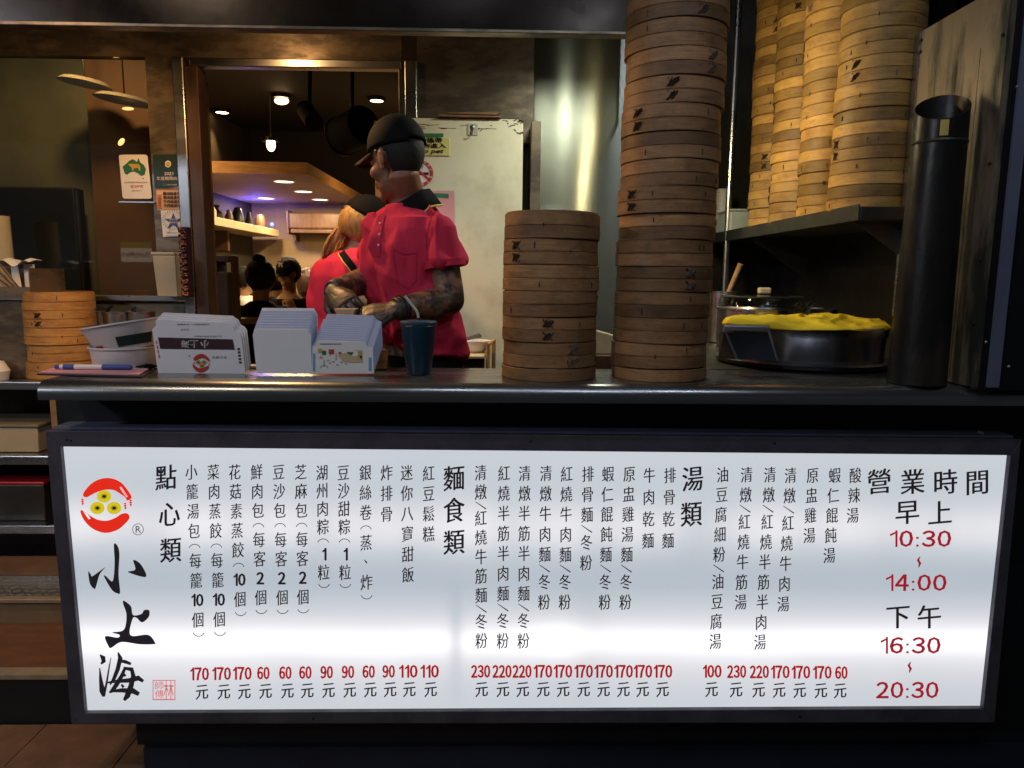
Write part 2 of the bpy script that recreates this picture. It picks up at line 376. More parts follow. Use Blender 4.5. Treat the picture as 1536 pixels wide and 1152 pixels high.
# ------------------------------------------------------------------ lettering
_tc = bpy.data.curves.new('glyph', 'FONT'); _tc.resolution_u = 2; _to = bpy.data.objects.new('glyph', _tc); COL.objects.link(_to)
_cache = {}
def glyph(t, bold=0.):
    k = (t, bold)
    if k not in _cache:
        _tc.body = t; _tc.offset = bold; dg = bpy.context.evaluated_depsgraph_get(); dg.update()
        me = bpy.data.meshes.new_from_object(_to.evaluated_get(dg))
        _cache[k] = ([(v.co.x, v.co.y) for v in me.vertices], [list(p.vertices) for p in me.polygons]); bpy.data.meshes.remove(me)
    return _cache[k]
class Sheet:
    """flat print: F(u,v) maps sheet coordinates to 3d"""
    def __init__(s, F): s.F = F; s.mb = MB()
    def put(s, t, cx, cy, w_, h_, bold=0., fit=True, shear=0., flip=False, slant=0.):
        vs, fs = glyph(t, bold)
        if not vs: return
        if fit:
            xs = [p[0] for p in vs]; ys = [p[1] for p in vs]; x0, x1, y0, y1 = min(xs), max(xs), min(ys), max(ys)
        else: x0, x1, y0, y1 = 0, 1, -.12, .88
        sg = -1 if flip else 1; out = []
        for x, y in vs:
            a = (x-x0)/(x1-x0)-.5; b = (y-y0)/(y1-y0)-.5
            b2 = b+shear*a; a2 = a+slant*b
            out.append(s.F(cx+sg*a2*w_, cy-sg*b2*h_))
        s.mb.add(out, fs)
    def heavy(s, t, cx, cy, w_, h_, d, off=0., **k):
        for dx, dy in ((-d, d*.3), (0, 0), (d, -d*.3)): s.put(t, cx+dx, cy+dy, w_, h_, off, **k)
    def hnum(s, t, cx, cy, w_, h_, d, **k):
        for dx, dy in ((-d, 0), (d, 0), (0, d*.5), (0, -d*.5)): s.num(t, cx+dx, cy+dy, w_-2*d, h_-d, .012, **k)
    def smooth(s, pts, m=5):
        n = len(pts); out = []
        for i in range(n):
            p0, p1, p2, p3 = [Vector(pts[(i+k) % n]) for k in (-1, 0, 1, 2)]
            for j in range(m):
                t = j/m; q = .5*((2*p1)+(p2-p0)*t+(2*p0-5*p1+4*p2-p3)*t*t+(3*p1-p0-3*p2+p3)*t**3); out.append((q.x, q.y))
        s.poly(out)
    def num(s, t, cx, cy, w_, h_, bold=0., slant=0., shear=0., sw1=None):
        wd = [{'1': .62, ':': .34}.get(c, 1.) for c in t]; gap = .16; tot = sum(wd)+gap*(len(t)-1); x = cx-w_/2
        for c, d in zip(t, wd):
            ww = d*w_/tot; xc = x+ww/2
            if c == '1':
                sw = h_*(.10 if sw1 is None else sw1); xr = xc+ww*.5; s.rect(xr-sw, cy-h_/2, xr, cy+h_/2); s.poly([(xr-sw*.5, cy-h_/2), (xr-sw*.5, cy-h_*.34), (xc-ww*.32, cy-h_*.16), (xc-ww*.36, cy-h_*.27), (xr-sw, cy-h_*.42)])
            elif c == ':':
                r = h_*.055
                for yy in (cy-h_*.05, cy+h_*.42): s.rect(xc-r*1.1, yy-r, xc+r*1.1, yy+r)
            else: s.put(chr(ord(c)+0xFEE0), xc, cy+shear*(xc-cx), ww, h_, bold, slant=slant)
            x += ww+gap*w_/tot
    def poly(s, pts): s.mb.poly([s.F(*p) for p in pts])
    def rect(s, x0, y0, x1, y1): s.poly([(x0, y0), (x1, y0), (x1, y1), (x0, y1)])
    def brush(s, pts):
        L_, R_ = [], []
        for i, (x, y, w_) in enumerate(pts):
            a = pts[max(i-1, 0)]; b = pts[min(i+1, len(pts)-1)]; dx, dy = b[0]-a[0], b[1]-a[1]; d = math.hypot(dx, dy) or 1
            L_.append((x-dy/d*w_, y+dx/d*w_)); R_.append((x+dy/d*w_, y-dx/d*w_))
        for i in range(len(pts)-1): s.poly([L_[i], L_[i+1], R_[i+1], R_[i]])
    def arc(s, cx, cy, rx, ry, a0, a1, t, n=24):
        for i in range(n):
            p, q = [math.radians(a0+(a1-a0)*(i+k)/n) for k in (0, 1)]
            s.poly([(cx+rx*math.cos(p), cy-ry*math.sin(p)), (cx+rx*math.cos(q), cy-ry*math.sin(q)),
                    (cx+(rx-t)*math.cos(q), cy-(ry-t)*math.sin(q)), (cx+(rx-t)*math.cos(p), cy-(ry-t)*math.sin(p))])
    def disc(s, cx, cy, rx, ry, n=24): s.poly([(cx+rx*math.cos(2*PI*i/n), cy+ry*math.sin(2*PI*i/n)) for i in range(n)])
    def done(s, name, m_, parent):
        o = s.mb
        if parent is not None and not parent.parent:
            inv = (Matrix.Translation(parent.location) @ parent.rotation_euler.to_matrix().to_4x4()).inverted(); o.v = [inv@v for v in o.v]
        return o.build(name, m_, parent)
# ================================================================== THE SETTING
def struct(name, mb, m_, **k): return tag(mb.build(name, m_, **k), kind='structure')
mb = MB().b2((-6, -7.5, -.10), (4, 2.07, -.012)); struct('pavement', mb, M['grout'])
pav = bpy.data.objects['pavement']
tile = MB().box((0, 0, 0), (.296, .296, .016)).mesh('floor_tile', M['tile'])
for i in range(11):
    for j in range(5):
        o = bpy.data.objects.new('floor_tile', tile); link(o, pav); o.location = (-3.0+i*.30, .72+j*.30, -.006+random.uniform(-.0012, .0012))
        o.rotation_euler = (0, 0, random.randint(0, 3)*PI/2)
FZ = .16
struct('kitchen_floor', MB().b2((-.95, 2.071, -.1), (1.9, 3.3, FZ)), M['tile'])
struct('dining_floor', MB().b2((-6, 3.301, -.1), (4, 9.5, FZ)), M['dwood'])
# entrance steps, left of the counter
st = MB().b2((-4.2, 2.075, -.05), (-.952, 2.40, .150)); s1 = tag(st.build('entrance_step', M['black']), kind='structure')
for k in range(4):
    MB().b2((-4.2+k*.81, 2.11, .1505), (-4.2+k*.81+.806, 2.40, .163)).build('step_tile', M['rtile'], s1, bevel=.002)
MB().b2((-4.2, 2.066, .146), (-.953, 2.108, .165)).build('nosing_strip', M['brass'], s1, bevel=.003)
st = MB().b2((-4.2, 2.402, -.05), (-.954, 2.79, .238)); s2 = tag(st.build('upper_step', M['ttile']), kind='structure')
MB().b2((-4.2, 2.392, .236), (-.955, 2.42, .252)).build('nosing_strip', M['brass'], s2, bevel=.003)
MB().b2((-1.86, 2.4205, .2385), (-.955, 2.60, .247)).build('checker_plate', M['steel'], s2)
lug = MB()
for i in range(30):
    for j in range(6):
        a = .5 if (i+j) % 2 else -.5
        lug.box((-1.85+i*.030, 2.435+j*.030, .2475), (.022, .006, .004), a)
tag(lug.build('plate_lugs', M['brass'], s2), kind='stuff')
gr = MB()
for i in range(26): gr.box((-2.55+i*.026, 2.51, .244), (.010, .18, .008), .5)
tag(gr.build('drain_grate', M['steel'], s2), kind='stuff')
MB().b2((-4.2, 2.605, .2385), (-.955, 2.79, .248)).build('landing_tile', M['tile'], s2)

# partition between kitchen and dining room (plane Y = 3.15)
PY = 3.15
def X(px, py, Y): return U(px, py, Y).x
def Z(px, py, Y): return U(px, py, Y).z
part = empty('kitchen_partition', (-1.2, PY, FZ), 'tarnished steel partition with a service opening between kitchen and dining room', 'partition wall')
LP = Local(part)
zh0, zh1 = Z(300, 100, PY), Z(300, 36, PY)+.5
zsill = Z(200, 447, PY); xp0, xp1 = X(270, 250, PY), X(293, 250, PY)
xr0, xr1 = X(603, 130, PY), X(626, 130, PY)
LP(MB().b2((-4.2, PY, zh0+.035), (xr0, PY+.05, zh1)), 'header_panel', M['brownsteel'])
LP(MB().b2((xp1, PY-.012, zh0), (xr0, PY+.04, zh0+.033)), 'header_trim', M['steel'], bevel=.004)
LP(MB().b2((xr1, PY, 1.9), (X(799, 250, PY), PY+.05, zh1)), 'upper_wall_panel', M['brownsteel'])
LP(MB().b2((xp0, PY-.03, FZ), (xp1-.018, PY+.05, zh0+.03)), 'post', M['steel'], bevel=.004)
LP(MB().b2((xp1-.017, PY-.02, FZ), (xp1+.035, PY+.07, zh0-.002)), 'door_jamb', M['dwood'], bevel=.003)
LP(MB().b2((xr0-.012, PY-.02, FZ), (xr0+.012, PY+.05, zh0)), 'post', M['darksteel'], bevel=.003)
LP(MB().b2((xr0+.014, PY-.025, FZ), (xr1, PY+.05, zh0+.03)), 'post', M['steel'], bevel=.003)
LP(MB().b2((X(228, 250, PY), PY-.005, zsill+.012), (xp0-.002, PY+.02, zh0+.033)), 'steel_sheet', M['brownsteel'])
LP(MB().b2((-4.2, PY-.03, zsill-.012), (xp1-.02, PY+.06, zsill+.010)), 'sill', M['steel'], bevel=.003)
LP(MB().b2((-4.2, PY, FZ), (xp1-.02, PY+.05, zsill-.013)), 'sill_panel', M['beige'])
LP(MB().b2((-4.2, PY+.006, zsill+.011), (X(227, 250, PY), PY+.014, zh0+.033)), 'glass_pane', M['glass'])
# behind the glass: brown wall panel and dark cupboard
struct('brown_wall', MB().b2((X(137, 250, 4.2), 4.2, FZ), (X(226, 250, 4.2)+.22, 4.25, 2.84)), M['bpanel'])
struct('side_room_wall', MB().b2((-5.4, 4.3, FZ), (X(137, 250, 4.2)-.002, 4.35, 2.84)), M['gpanel'])
cab = empty('dark_cupboard', (-3.1, 4.05, FZ), 'dark cupboard standing behind the glass at the left edge', 'cupboard')
L_ = Local(cab)
L_(MB().b2((-5.2, 4.1, Z(30, 445, 4.1)), (X(112, 300, 4.1), 4.2, Z(30, 280, 4.1))), 'cabinet_body', M['black'], bevel=.01)
L_(MB().b2((-5.2, 4.05, Z(30, 455, 4.05)), (X(116, 300, 4.05), 4.19, Z(30, 447, 4.05))), 'ledge', M['darksteel'], bevel=.005)

# ceiling slabs and hood
struct('ceiling', MB().b2((-6, 3.16, DZ), (4, 9.5, DZ+.1)), M['ceil'])
struct('kitchen_ceiling', MB().b2((-4.3, 1.9, 3.0), (2.2, 3.2, 3.1)), M['ceil'])
struct('arcade_ceiling', MB().b2((-6, -7.5, 3.35), (4, 1.9, 3.45)), M['ceil'])
hood = empty('range_hood', (-.9, 2.2, 2.0), 'long dark steel extractor hood along the top of the stall', 'extractor hood')
L_ = Local(hood)
hz = Z(460, 42, 2.2)
L_(MB().b2((-3.6, 2.20, hz), (.52, 2.215, 2.75)), 'front_panel', M['hood'])
L_(MB().b2((-3.6, 2.193, hz-.006), (.52, 2.235, hz+.004)), 'lip', M['brownsteel'], bevel=.002)
L_(MB().b2((.52, 2.20, hz), (.535, 3.14, 2.75)), 'end_panel', M['hood'])
def fixture(name, c, d, label, m_, rz=0, group=None):
    e = empty(name, c, label, 'lamp', group); Q = Local(e)
    Q(MB().box((c[0], c[1], c[2]+.035), (d[0]+.03, d[1]+.03, .03)), 'housing', M['white'], bevel=.004)
    Q(MB().tube([(c[0], c[1]-d[1]/2, c[2]+.012), (c[0], c[1]+d[1]/2, c[2]+.012)], .011), 'tube', m_, smooth=True)
fixture('tube_lamp', (.34, 2.60, 2.205), (.05, .30), 'fluorescent tube under the hood beside the fridge', M['tubelamp'])
fixture('tube_lamp', (.49, 2.36, 1.985), (.04, .35), 'fluorescent tube lighting the steamers on the wall shelf', M['tubelamp'])
for k, p in enumerate(ARC):
    e = empty('arcade_lamp', p, ['leftmost', 'second', 'third', 'rightmost'][k]+' recessed lamp of the arcade ceiling over the pavement', 'lamp', 'arcade lamps'); Q = Local(e)
    Q(MB().lathe([(.05, 0), (.075, -.004), (.08, .01), (.05, .02)], p, 24, True), 'ring', M['white'], smooth=True)
    Q(MB().lathe([(.001, -.001), (.05, -.002)], (p[0], p[1], p[2]-.004), 24), 'diffuser', M['lampcool'])
for k, p in enumerate(ADDED_PEND):
    e = empty('added_pendant', p, ['left', 'right'][k]+' unseen round lamp added over the pavement to light the left side', 'lamp', 'added round lamps'); Q = Local(e)
    Q(MB().lathe([(.002, 0), (.26, 0), (.26, .03), (.002, .05)], p, 40), 'disc', M['addedlamp'])
    Q(MB().tube([p+Vector((0, 0, .05)), p+Vector((0, 0, .3))], .006), 'rod', M['blackmetal'])
M['reflglow'] = emit('faint_reflection_glow', (.30, .27, .20), .06); M['faintbulb'] = emit('faint_bulb', (1, .55, .2), 2.5)
for k, (px, py, w_) in enumerate(((127, 126, .125), (187, 152, .145))):  # faintly glowing discs imitate lamp reflections in the window glass
    p = U(px, py, 3.95); e = empty('reflection_disc', p, ['left, fainter', 'right, larger'][k]+' pale round disc standing in for a lamp reflection in the glass', 'lamp', 'discs standing in for reflections in the glass'); Q = Local(e)
    Q(MB().lathe([(.002, 0), (w_, .0), (w_*.8, .02), (.002, .03)], p, 40, rot=Matrix.Rotation(math.radians(7), 3, 'Y')), 'reflection_face', M['reflglow']); Q(MB().tube([p+Vector((0, 0, .02)), Vector((p.x, p.y, 2.83))], .004), 'rod', M['blackmetal'])
for k, (px, py) in enumerate(((192, 163), (182, 213))):
    p = U(px, py, 3.9); tag(centred(MB().ball(p, (.03, .012, .008) if k == 0 else (.012, .01, .022), R=None if k == 0 else Matrix.Rotation(.7, 3, 'Y')).build('small_bulb', M['faintbulb'], smooth=True), p), ['small warm bulb under the pale round disc', 'small slanted warm bulb above the green map notice'][k], 'lamp')
# shop sign across the street (only its reflection is seen in the glass)
sY = 12.3; a, b = U(180, 372, sY), U(226, 393, sY)
e = empty('street_shop_sign', (a.x, 6.3-sY, 1.6), 'white and green shop sign board across the pavement, mirrored in the glass', 'sign'); Q = Local(e)
Q(MB().b2((a.x, 6.3-sY-.05, b.z), (b.x, 6.3-sY, a.z)), 'white_board', M['convsign'])
Q(MB().b2((a.x, 6.3-sY-.05, a.z+.002), (b.x, 6.3-sY, a.z+.10)), 'green_board', M['convgreen'])
cx, cz = (a.x+b.x)/2, (a.z+b.z)/2
sh = Sheet(lambda u, v: Vector((cx-u, 6.3-sY+.003, cz-v)))
sh.put('FamilyMart', 0, 0, .44, .11, .03); sh.done('lettering', M['convtext'], e)

# dining room shell
BY = 8.1; xside = X(381, 400, BY)
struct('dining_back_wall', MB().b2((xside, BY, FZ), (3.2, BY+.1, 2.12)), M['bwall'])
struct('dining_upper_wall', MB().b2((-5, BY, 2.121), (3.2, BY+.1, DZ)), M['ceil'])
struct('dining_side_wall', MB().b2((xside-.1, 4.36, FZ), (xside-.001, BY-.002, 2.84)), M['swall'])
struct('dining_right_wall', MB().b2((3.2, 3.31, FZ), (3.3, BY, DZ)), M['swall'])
sz = 2.10
q0, q1, q2 = UZ(262, 258, sz), UZ(460, 261, sz), UZ(553, 311, sz); q2.y = BY-.01
so = empty('dropped_ceiling', (q1.x, q1.y, sz), 'dropped ceiling panel with glowing wooden edge over the diners', 'dropped ceiling'); Q = Local(so)
up = Vector((0, 0, .07))
Q(MB().prism([Vector((xside+.002, q0.y, sz)), q1, q2, Vector((xside+.002, BY-.01, sz))], up*.9), 'underside_panel', M['soffit'])
e0 = Vector((xside+.002, q0.y-.022, sz-.004)); e1 = q1+Vector((.012, -.022, -.004)); e2 = q2+Vector((.025, 0, -.004))
Q(MB().prism([e0, e1, e1+Vector((-.012, .020, 0)), e0+Vector((0, .020, 0))], (0, 0, .085)), 'wood_edge', M['wood'])
Q(MB().prism([e1, e2, e2+Vector((-.028, 0, 0)), e1+Vector((-.010, .020, 0))], (0, 0, .085)), 'wood_edge', M['wood'])
for k, (px, py) in enumerate([(426, 272), (455, 287), (399, 297), (480, 299)]):
    c = UZ(px, py, sz); e = empty('ceiling_downlight', c, ['nearest', 'second nearest', 'leftmost', 'rightmost'][k]+' small downlight in the dropped ceiling panel', 'lamp', 'dropped ceiling downlights')
    Q = Local(e)
    Q(MB().lathe([(.075, 0), (.085, -.006), (.09, 0)], c-Vector((0, 0, .001)), 20), 'ring', M['white'])
    Q(MB().lathe([(.001, 0), (.074, 0)], c-Vector((0, 0, .003)), 20), 'diffuser', M['lampwhite2'])
    light('AREA', 'soffit_light', (c.x, c.y, c.z-.02), 14, SOFTW, (c.x, c.y, 0), .1)
# light grazing the wooden edge
light('AREA', 'edge_glow', (q1.x-.9, q1.y-.35, sz+.03), 7, WARM, (q1.x-.6, q1.y, sz), .12, 1.6)
light('AREA', 'edge_glow', (q1.x+.75, q1.y+.9, sz-.15), 6, WARM, (q1.x+.35, q1.y+1.1, sz), .12, 1.0)
for k, p in enumerate(DL):
    q = UZ(p[0], p[1], DZ) if k < 3 else U(p[0], p[1]-5, 6.4); e = empty('spot_lamp', q, ['leftmost glowing ceiling spot over the dining opening', 'upper middle glowing ceiling spot', 'rightmost glowing ceiling spot beside the cap', 'lowest and brightest ceiling spot of the dining room'][k], 'lamp', 'dining room ceiling spots')
    Q = Local(e)
    Q(MB().lathe([(.055, -.03), (.075, -.03), (.075, 0)], q, 20), 'housing', M['blackmetal'], smooth=True)
    if k == 3: Q(MB().tube([q, Vector((q.x, q.y, DZ))], .006), 'stem', M['ceil'])
    if k in (0, 2): Q(MB().lathe([(.001, 0), (.055, 0)], q-Vector((0, 0, .03)), 20), 'bulb', M['lampwhite'])
    else: Q(MB().ball(q-Vector((0, 0, .05)), (.035, .05, .06) if k == 3 else (.06, .04, .03)), 'bulb', M['lampwhite'], smooth=True)
# black track spots and duct
for k, (pa, pb, r, Y) in enumerate([((458, 165), (474, 188), .055, 5.0), ((512, 205), (560, 180), .11, 4.6)]):
    a, b = U(*pa, Y), U(*pb, Y-.25); e = empty('track_light', a, ['small black track light tilted down in the dark ceiling', 'large black ceiling speaker hanging behind the cap'][k], 'lamp' if k == 0 else 'speaker')
    Q = Local(e); d = (b-a).normalized()
    Q(MB().tube([a, a+d*.25], r, 20), 'can', M['ceil'], smooth=True)
    Q(MB().tube([a-d*.004, a+d*.012], r*1.06, 20), 'rim', M['blackmetal'], smooth=True)
    Q(MB().tube([a+d*.12, Vector((a.x+d.x*.12, a.y, DZ))], .012), 'bracket', M['blackmetal'])
# wood post and cabinet at the opening's left
e = empty('wooden_screen', (X(333, 400, 3.6), 3.6, FZ), 'dark wooden low screen with a square notch beside the opening', 'screen'); Q = Local(e)
a, b = U(311, 383, 3.6), U(357, 560, 3.6); n0, n1 = U(322, 393, 3.6), U(346, 408, 3.6)
Q(MB().b2((a.x, 3.6, FZ), (b.x, 3.68, n1.z)), 'panel', M['dwood'], bevel=.004)
Q(MB().b2((a.x, 3.6, n1.z+.001), (n0.x, 3.68, a.z)), 'stile', M['dwood'], bevel=.004)
Q(MB().b2((n1.x, 3.6, n1.z+.001), (b.x, 3.68, a.z)), 'stile', M['dwood'], bevel=.004)
Q(MB().b2((n0.x, 3.605, n0.z), (n1.x, 3.675, a.z)), 'top_rail', M['dwood'], bevel=.004)
Q(MB().b2((n0.x, 3.65, n1.z+.001), (X(333, 400, 3.6), 3.66, n0.z)), 'glass_insert', M['gpanel'])
a, b = U(309, 258, 3.5), U(321, 383, 3.5)
tag(MB().b2((a.x, 3.5, FZ), (b.x, 3.53, a.z+.4)).build('wooden_post', M['wood'], bevel=.003), 'narrow light wooden post beside the dining room opening', 'post')
# wall shelf with ornaments
e = empty('ornament_shelf', (xside+.15, 6.6, 1.85), 'pale wall shelf carrying small dark ornaments in the dining room', 'shelf'); Q = Local(e)
zs = Z(400, 342, 7.6)
Q(MB().b2((xside+.001, 5.6, zs-.07), (xside+.33, 7.95, zs)), 'board', M['cream'], bevel=.005)
Q(MB().b2((xside+.001, 6.9, zs-.25), (xside+.16, 6.95, zs-.071)), 'bracket', M['dwood'])
rr = random.Random(3)
kinds = ['dark round jar', 'dark pointed figurine', 'small pale pot', 'dark squat bottle', 'dark lumpy rock', 'brown figurine', 'dark bowl', 'dark tall bottle', 'small brown urn']
place = ['at the near end', 'second from the near end', 'third from the near end', 'fourth from the near end', 'in the middle', 'just past the middle', 'third from the far end', 'second from the far end', 'at the far end']
for k in range(9):
    y = 5.9+k*.21; h = rr.uniform(.07, .17); r = rr.uniform(.035, .06); prof = [(.001, 0), (r, 0), (r*rr.uniform(.8, 1.1), h*.4), (r*rr.uniform(.3, .8), h*.75), (r*rr.uniform(.3, .6), h), (.001, h)]
    o = MB().lathe(prof, (0, 0, 0), 12).build('ornament', M['cream'] if k == 2 else M['blackmetal'] if k % 2 else M['dwood'], smooth=True); o.location = (xside+.2+rr.uniform(-.05, .05), y, zs+.001)
    tag(o, kinds[k]+' standing '+place[k]+' of the dining room wall shelf', 'ornament', 'ornaments on the wall shelf')
b_ = MB().ball((0, 0, 0), .02).build('blue_lamp', M['blueled'], smooth=True); b_.location = (xside+.30, 7.8, zs+.05); tag(b_, 'small blue glowing lamp at the far end of the wall shelf', 'lamp')
light('POINT', 'blue_glow', (xside+.22, 7.6, zs+.16), 8, (.03, .06, 1.0), size=.05)
# air conditioner
e = empty('air_conditioner', U(483, 335, 7.95), 'brown shadowed air conditioner on the dining room back wall', 'air conditioner'); Q = Local(e)
a, b = U(432, 318, 7.85), U(540, 352, 7.85)
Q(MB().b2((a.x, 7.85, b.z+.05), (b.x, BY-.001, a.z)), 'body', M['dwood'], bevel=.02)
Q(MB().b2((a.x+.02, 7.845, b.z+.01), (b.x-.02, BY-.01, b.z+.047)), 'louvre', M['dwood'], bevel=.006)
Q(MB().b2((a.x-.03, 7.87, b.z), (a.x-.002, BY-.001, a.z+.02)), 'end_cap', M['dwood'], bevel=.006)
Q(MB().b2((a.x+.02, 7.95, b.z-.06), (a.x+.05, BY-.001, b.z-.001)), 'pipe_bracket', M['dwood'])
# table in the dining room
e = empty('dining_table', (X(372, 480, 4.7), 4.7, FZ), 'light wooden table edge below the diners', 'table'); Q = Local(e)
tz = Z(370, 478, 4.7)
Q(MB().b2((X(300, 480, 4.7), 4.7, tz-.035), (X(500, 480, 4.7), 5.0, tz)), 'tabletop', M['wood'], bevel=.004)
for sx in (X(305, 480, 4.7), X(490, 480, 4.7)): Q(MB().b2((sx, 4.8, FZ), (sx+.05, 4.85, tz-.036)), 'leg', M['dwood'])

# right side: back wall, right wall, side panel with pipe, corner post
WY = 3.30
struct('kitchen_back_wall', MB().b2((X(640, 300, WY), 3.26, FZ), (X(1040, 300, WY), WY+.1, 3.0)), M['wallsteel'])
struct('kitchen_corner_wall', MB().b2((X(1040, 300, WY)-.2, 3.60, FZ), (1.5, 3.65, 3.0)).b2((X(1040, 300, WY)+.002, 3.26, FZ), (X(1040, 300, WY)+.02, 3.599, 3.0)), M['darksteel'])
struct('kitchen_right_wall', MB().b2((1.34, 2.36, FZ), (1.40, 3.599, 3.0)), M['darksteel'])
a = U(1100, 200, 3.2)
tag(MB().b2((a.x-.015, 3.19, 1.1), (a.x+.01, 3.215, 3.0)).build('conduit_pipe', M['steel'], bevel=.008), 'thin vertical steel conduit between the tall stack and the shelf steamers', 'pipe')
a, b = U(797, 182, 3.02), U(807, 400, 3.02)
tag(MB().b2((a.x, 3.02, FZ), (b.x+.004, 3.25, a.z)).build('steel_upright', M['brownsteel'], bevel=.003), 'narrow steel upright just right of the cream fridge', 'post')
# side panel
PX = 1.135
e = empty('side_panel', (PX, 2.0, 1.1), 'grimy steel side panel with sloping top edge at the right end', 'panel'); Q = Local(e)
zt = Z(1366, 48, 2.07)
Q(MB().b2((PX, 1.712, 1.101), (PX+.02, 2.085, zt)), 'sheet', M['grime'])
for yy, zz in ((1.725, 1.25), (1.725, 1.40), (1.725, 1.62), (1.725, 1.9), (2.058, 1.99), (2.058, 1.96), (2.058, 1.80), (2.058, 1.66), (2.058, 1.5), (1.73, 2.0)):
    Q(MB().ball((PX-.001, yy, zz), .0045, 8, 5), 'screw', M['blackmetal'], smooth=True)
for yy in (1.80, 1.89, 1.98): Q(MB().b2((PX-.0006, yy, 1.11), (PX, yy+.001, zt-.12)), 'seam', M['blackmetal'])
Q(MB().b2((PX-.003, 2.065, 1.25), (PX-.0005, 2.087, zt-.002)), 'edge_strip', M['steel'])
# mitred exhaust pipe
c = U(1397, 350, 1.785); r = .058
e = empty('exhaust_pipe', (c.x, 1.785, 1.1), 'sooty vertical pipe with slanted dark open mouth before the side panel', 'pipe'); Q = Local(e)
ztop = Z(1405, 160, 1.785); n = 40; outer, inner, ot, it = [], [], [], []
mb = MB(); R1 = []; R2 = []; R3 = []; R4 = []
for i in range(n):
    a = 2*PI*i/n; x, y = math.cos(a), math.sin(a); zc = ztop + (y*.86+x*.51)*.038
    R1.append((c.x+r*x*1.16-.004, 1.785+r*y*1.1, 1.10)); R2.append((c.x+r*x, 1.785+r*y, zc)); R3.append((c.x+(r-.003)*x, 1.785+(r-.003)*y, zc)); R4.append((c.x+(r-.003)*x, 1.785+(r-.003)*y, 1.45))  # foot flared to stand in for the pipe's shadow on the panel
mb.rings([R1, R2, R3, R4], True); Q(mb, 'tube', M['pipe'], smooth=True)
Q(MB().lathe([(r+.0015, 0), (r+.0035, .004), (r+.0015, .008)], (c.x, 1.785, ztop-.088), 40), 'joint_ring', M['darksteel'], smooth=True)
lab = MB(); a0 = math.radians(238); pts = []
for k in range(5):
    a = a0+k*.075; pts.append([(c.x+(r+.001)*math.cos(a), 1.785+(r+.001)*math.sin(a), ztop-.075), (c.x+(r+.001)*math.cos(a), 1.785+(r+.001)*math.sin(a), ztop-.040)])
for k in range(4): lab.poly([pts[k][0], pts[k+1][0], pts[k+1][1], pts[k][1]])
Q(lab, 'yellow_label', M['goldp'])
# end post in front of the side panel
e = empty('end_post', (1.3, 1.70, 1.1), 'black end post with a blue grey vertical stripe at the right edge', 'post'); Q = Local(e)
xa = X(1480, 500, 1.70)
Q(MB().b2((xa, 1.70, 1.096), (xa+.5, 1.711, 2.6)), 'black_board', M['blackmetal'])
Q(MB().b2((X(1485, 555, 1.69), 1.693, 1.103), (X(1502, 555, 1.69)+.001, 1.6995, 2.6)), 'stripe', M['strip'])
for px, py in ((1479, 513), (1513, 550), (1526, 130)): Q(MB().ball(U(px, py, 1.698), .004, 8, 5), 'screw', M['steel'], smooth=True)

struct('right_side_wall', MB().b2((1.622, 1.715, -.05), (4.0, 1.9, 3.34)), M['blackmetal'])
# ------------------------------------------------------------------ counter
CZ = 1.098
cnt = empty('stall_counter', (.1, 1.85, 0), 'dark takeaway counter with a rounded stainless steel top', 'counter'); Q = Local(cnt)
xl = X(55, 580, 1.72)
prof = []
for k in range(9):
    a = PI/2*(8-k)/8 if 0 else PI/2*k/8; prof.append((1.72+.032*(1-math.sin(a)), CZ-.030*(1-math.cos(a))))
prof = [(2.035, CZ-.004), (2.030, CZ)] + prof + [(1.72, CZ-.044), (1.735, CZ-.044), (1.755, CZ-.034), (2.035, CZ-.034)]
rs = [[(x, y, z) for y, z in prof] for x in (xl, 1.62)]
Q(MB().rings(rs, True), 'counter_top', M['counter'], smooth=True)
Q(MB().b2((X(86, 620, 1.87), 1.87, .60), (1.62, 2.03, CZ-.035)), 'upper_board', M['black'])
xb = X(205, 1110, 1.86)
Q(MB().b2((xb, 1.862, .075), (1.62, 2.03, .598)), 'lower_board', M['black'])
Q(MB().b2((xb+.02, 1.852, .0), (1.62, 2.03, .073)), 'plinth', M['plinth'])
Q(MB().b2((X(76, 620, 1.95), 1.95, .93), (X(86, 620, 1.95)-.002, 2.02, CZ-.036)), 'side_board', M['wood'])
# stove side surface, right
e = empty('stove_counter', (1.0, 2.2, FZ), 'dark steel stove counter behind the ledge at the right', 'counter'); Q = Local(e)
xs = X(1062, 556, 2.04)
Q(MB().b2((xs, 2.037, CZ-.05), (1.335, 3.22, CZ+.002)), 'top', M['darksteel'], bevel=.004)
Q(MB().b2((xs+.01, 2.05, FZ), (1.33, 3.22, CZ-.051)), 'body', M['black'])
# left kitchen counter on a rack
LZ = .945
e = empty('rack_counter', (-2.2, 2.95, .25), 'left kitchen counter with stainless edge over open shelves', 'counter'); Q = Local(e)
Q(MB().b2((-4.2, 2.75, LZ-.03), (-1.15, PY-.031, LZ)), 'top', M['steel'], bevel=.004)
for z in (.66, .385): Q(MB().b2((-4.2, 2.755, z-.035), (-1.15, PY-.035, z)), 'shelf', M['steel'], bevel=.004)
for x in (-4.1, -2.62, -1.2): Q(MB().b2((x, 2.76, .249), (x+.04, 2.80, LZ-.031)), 'leg', M['darksteel'])
Q(MB().b2((-4.2, PY-.034, .249), (-1.15, PY-.031, LZ-.031)), 'back_sheet', M['dwood'])
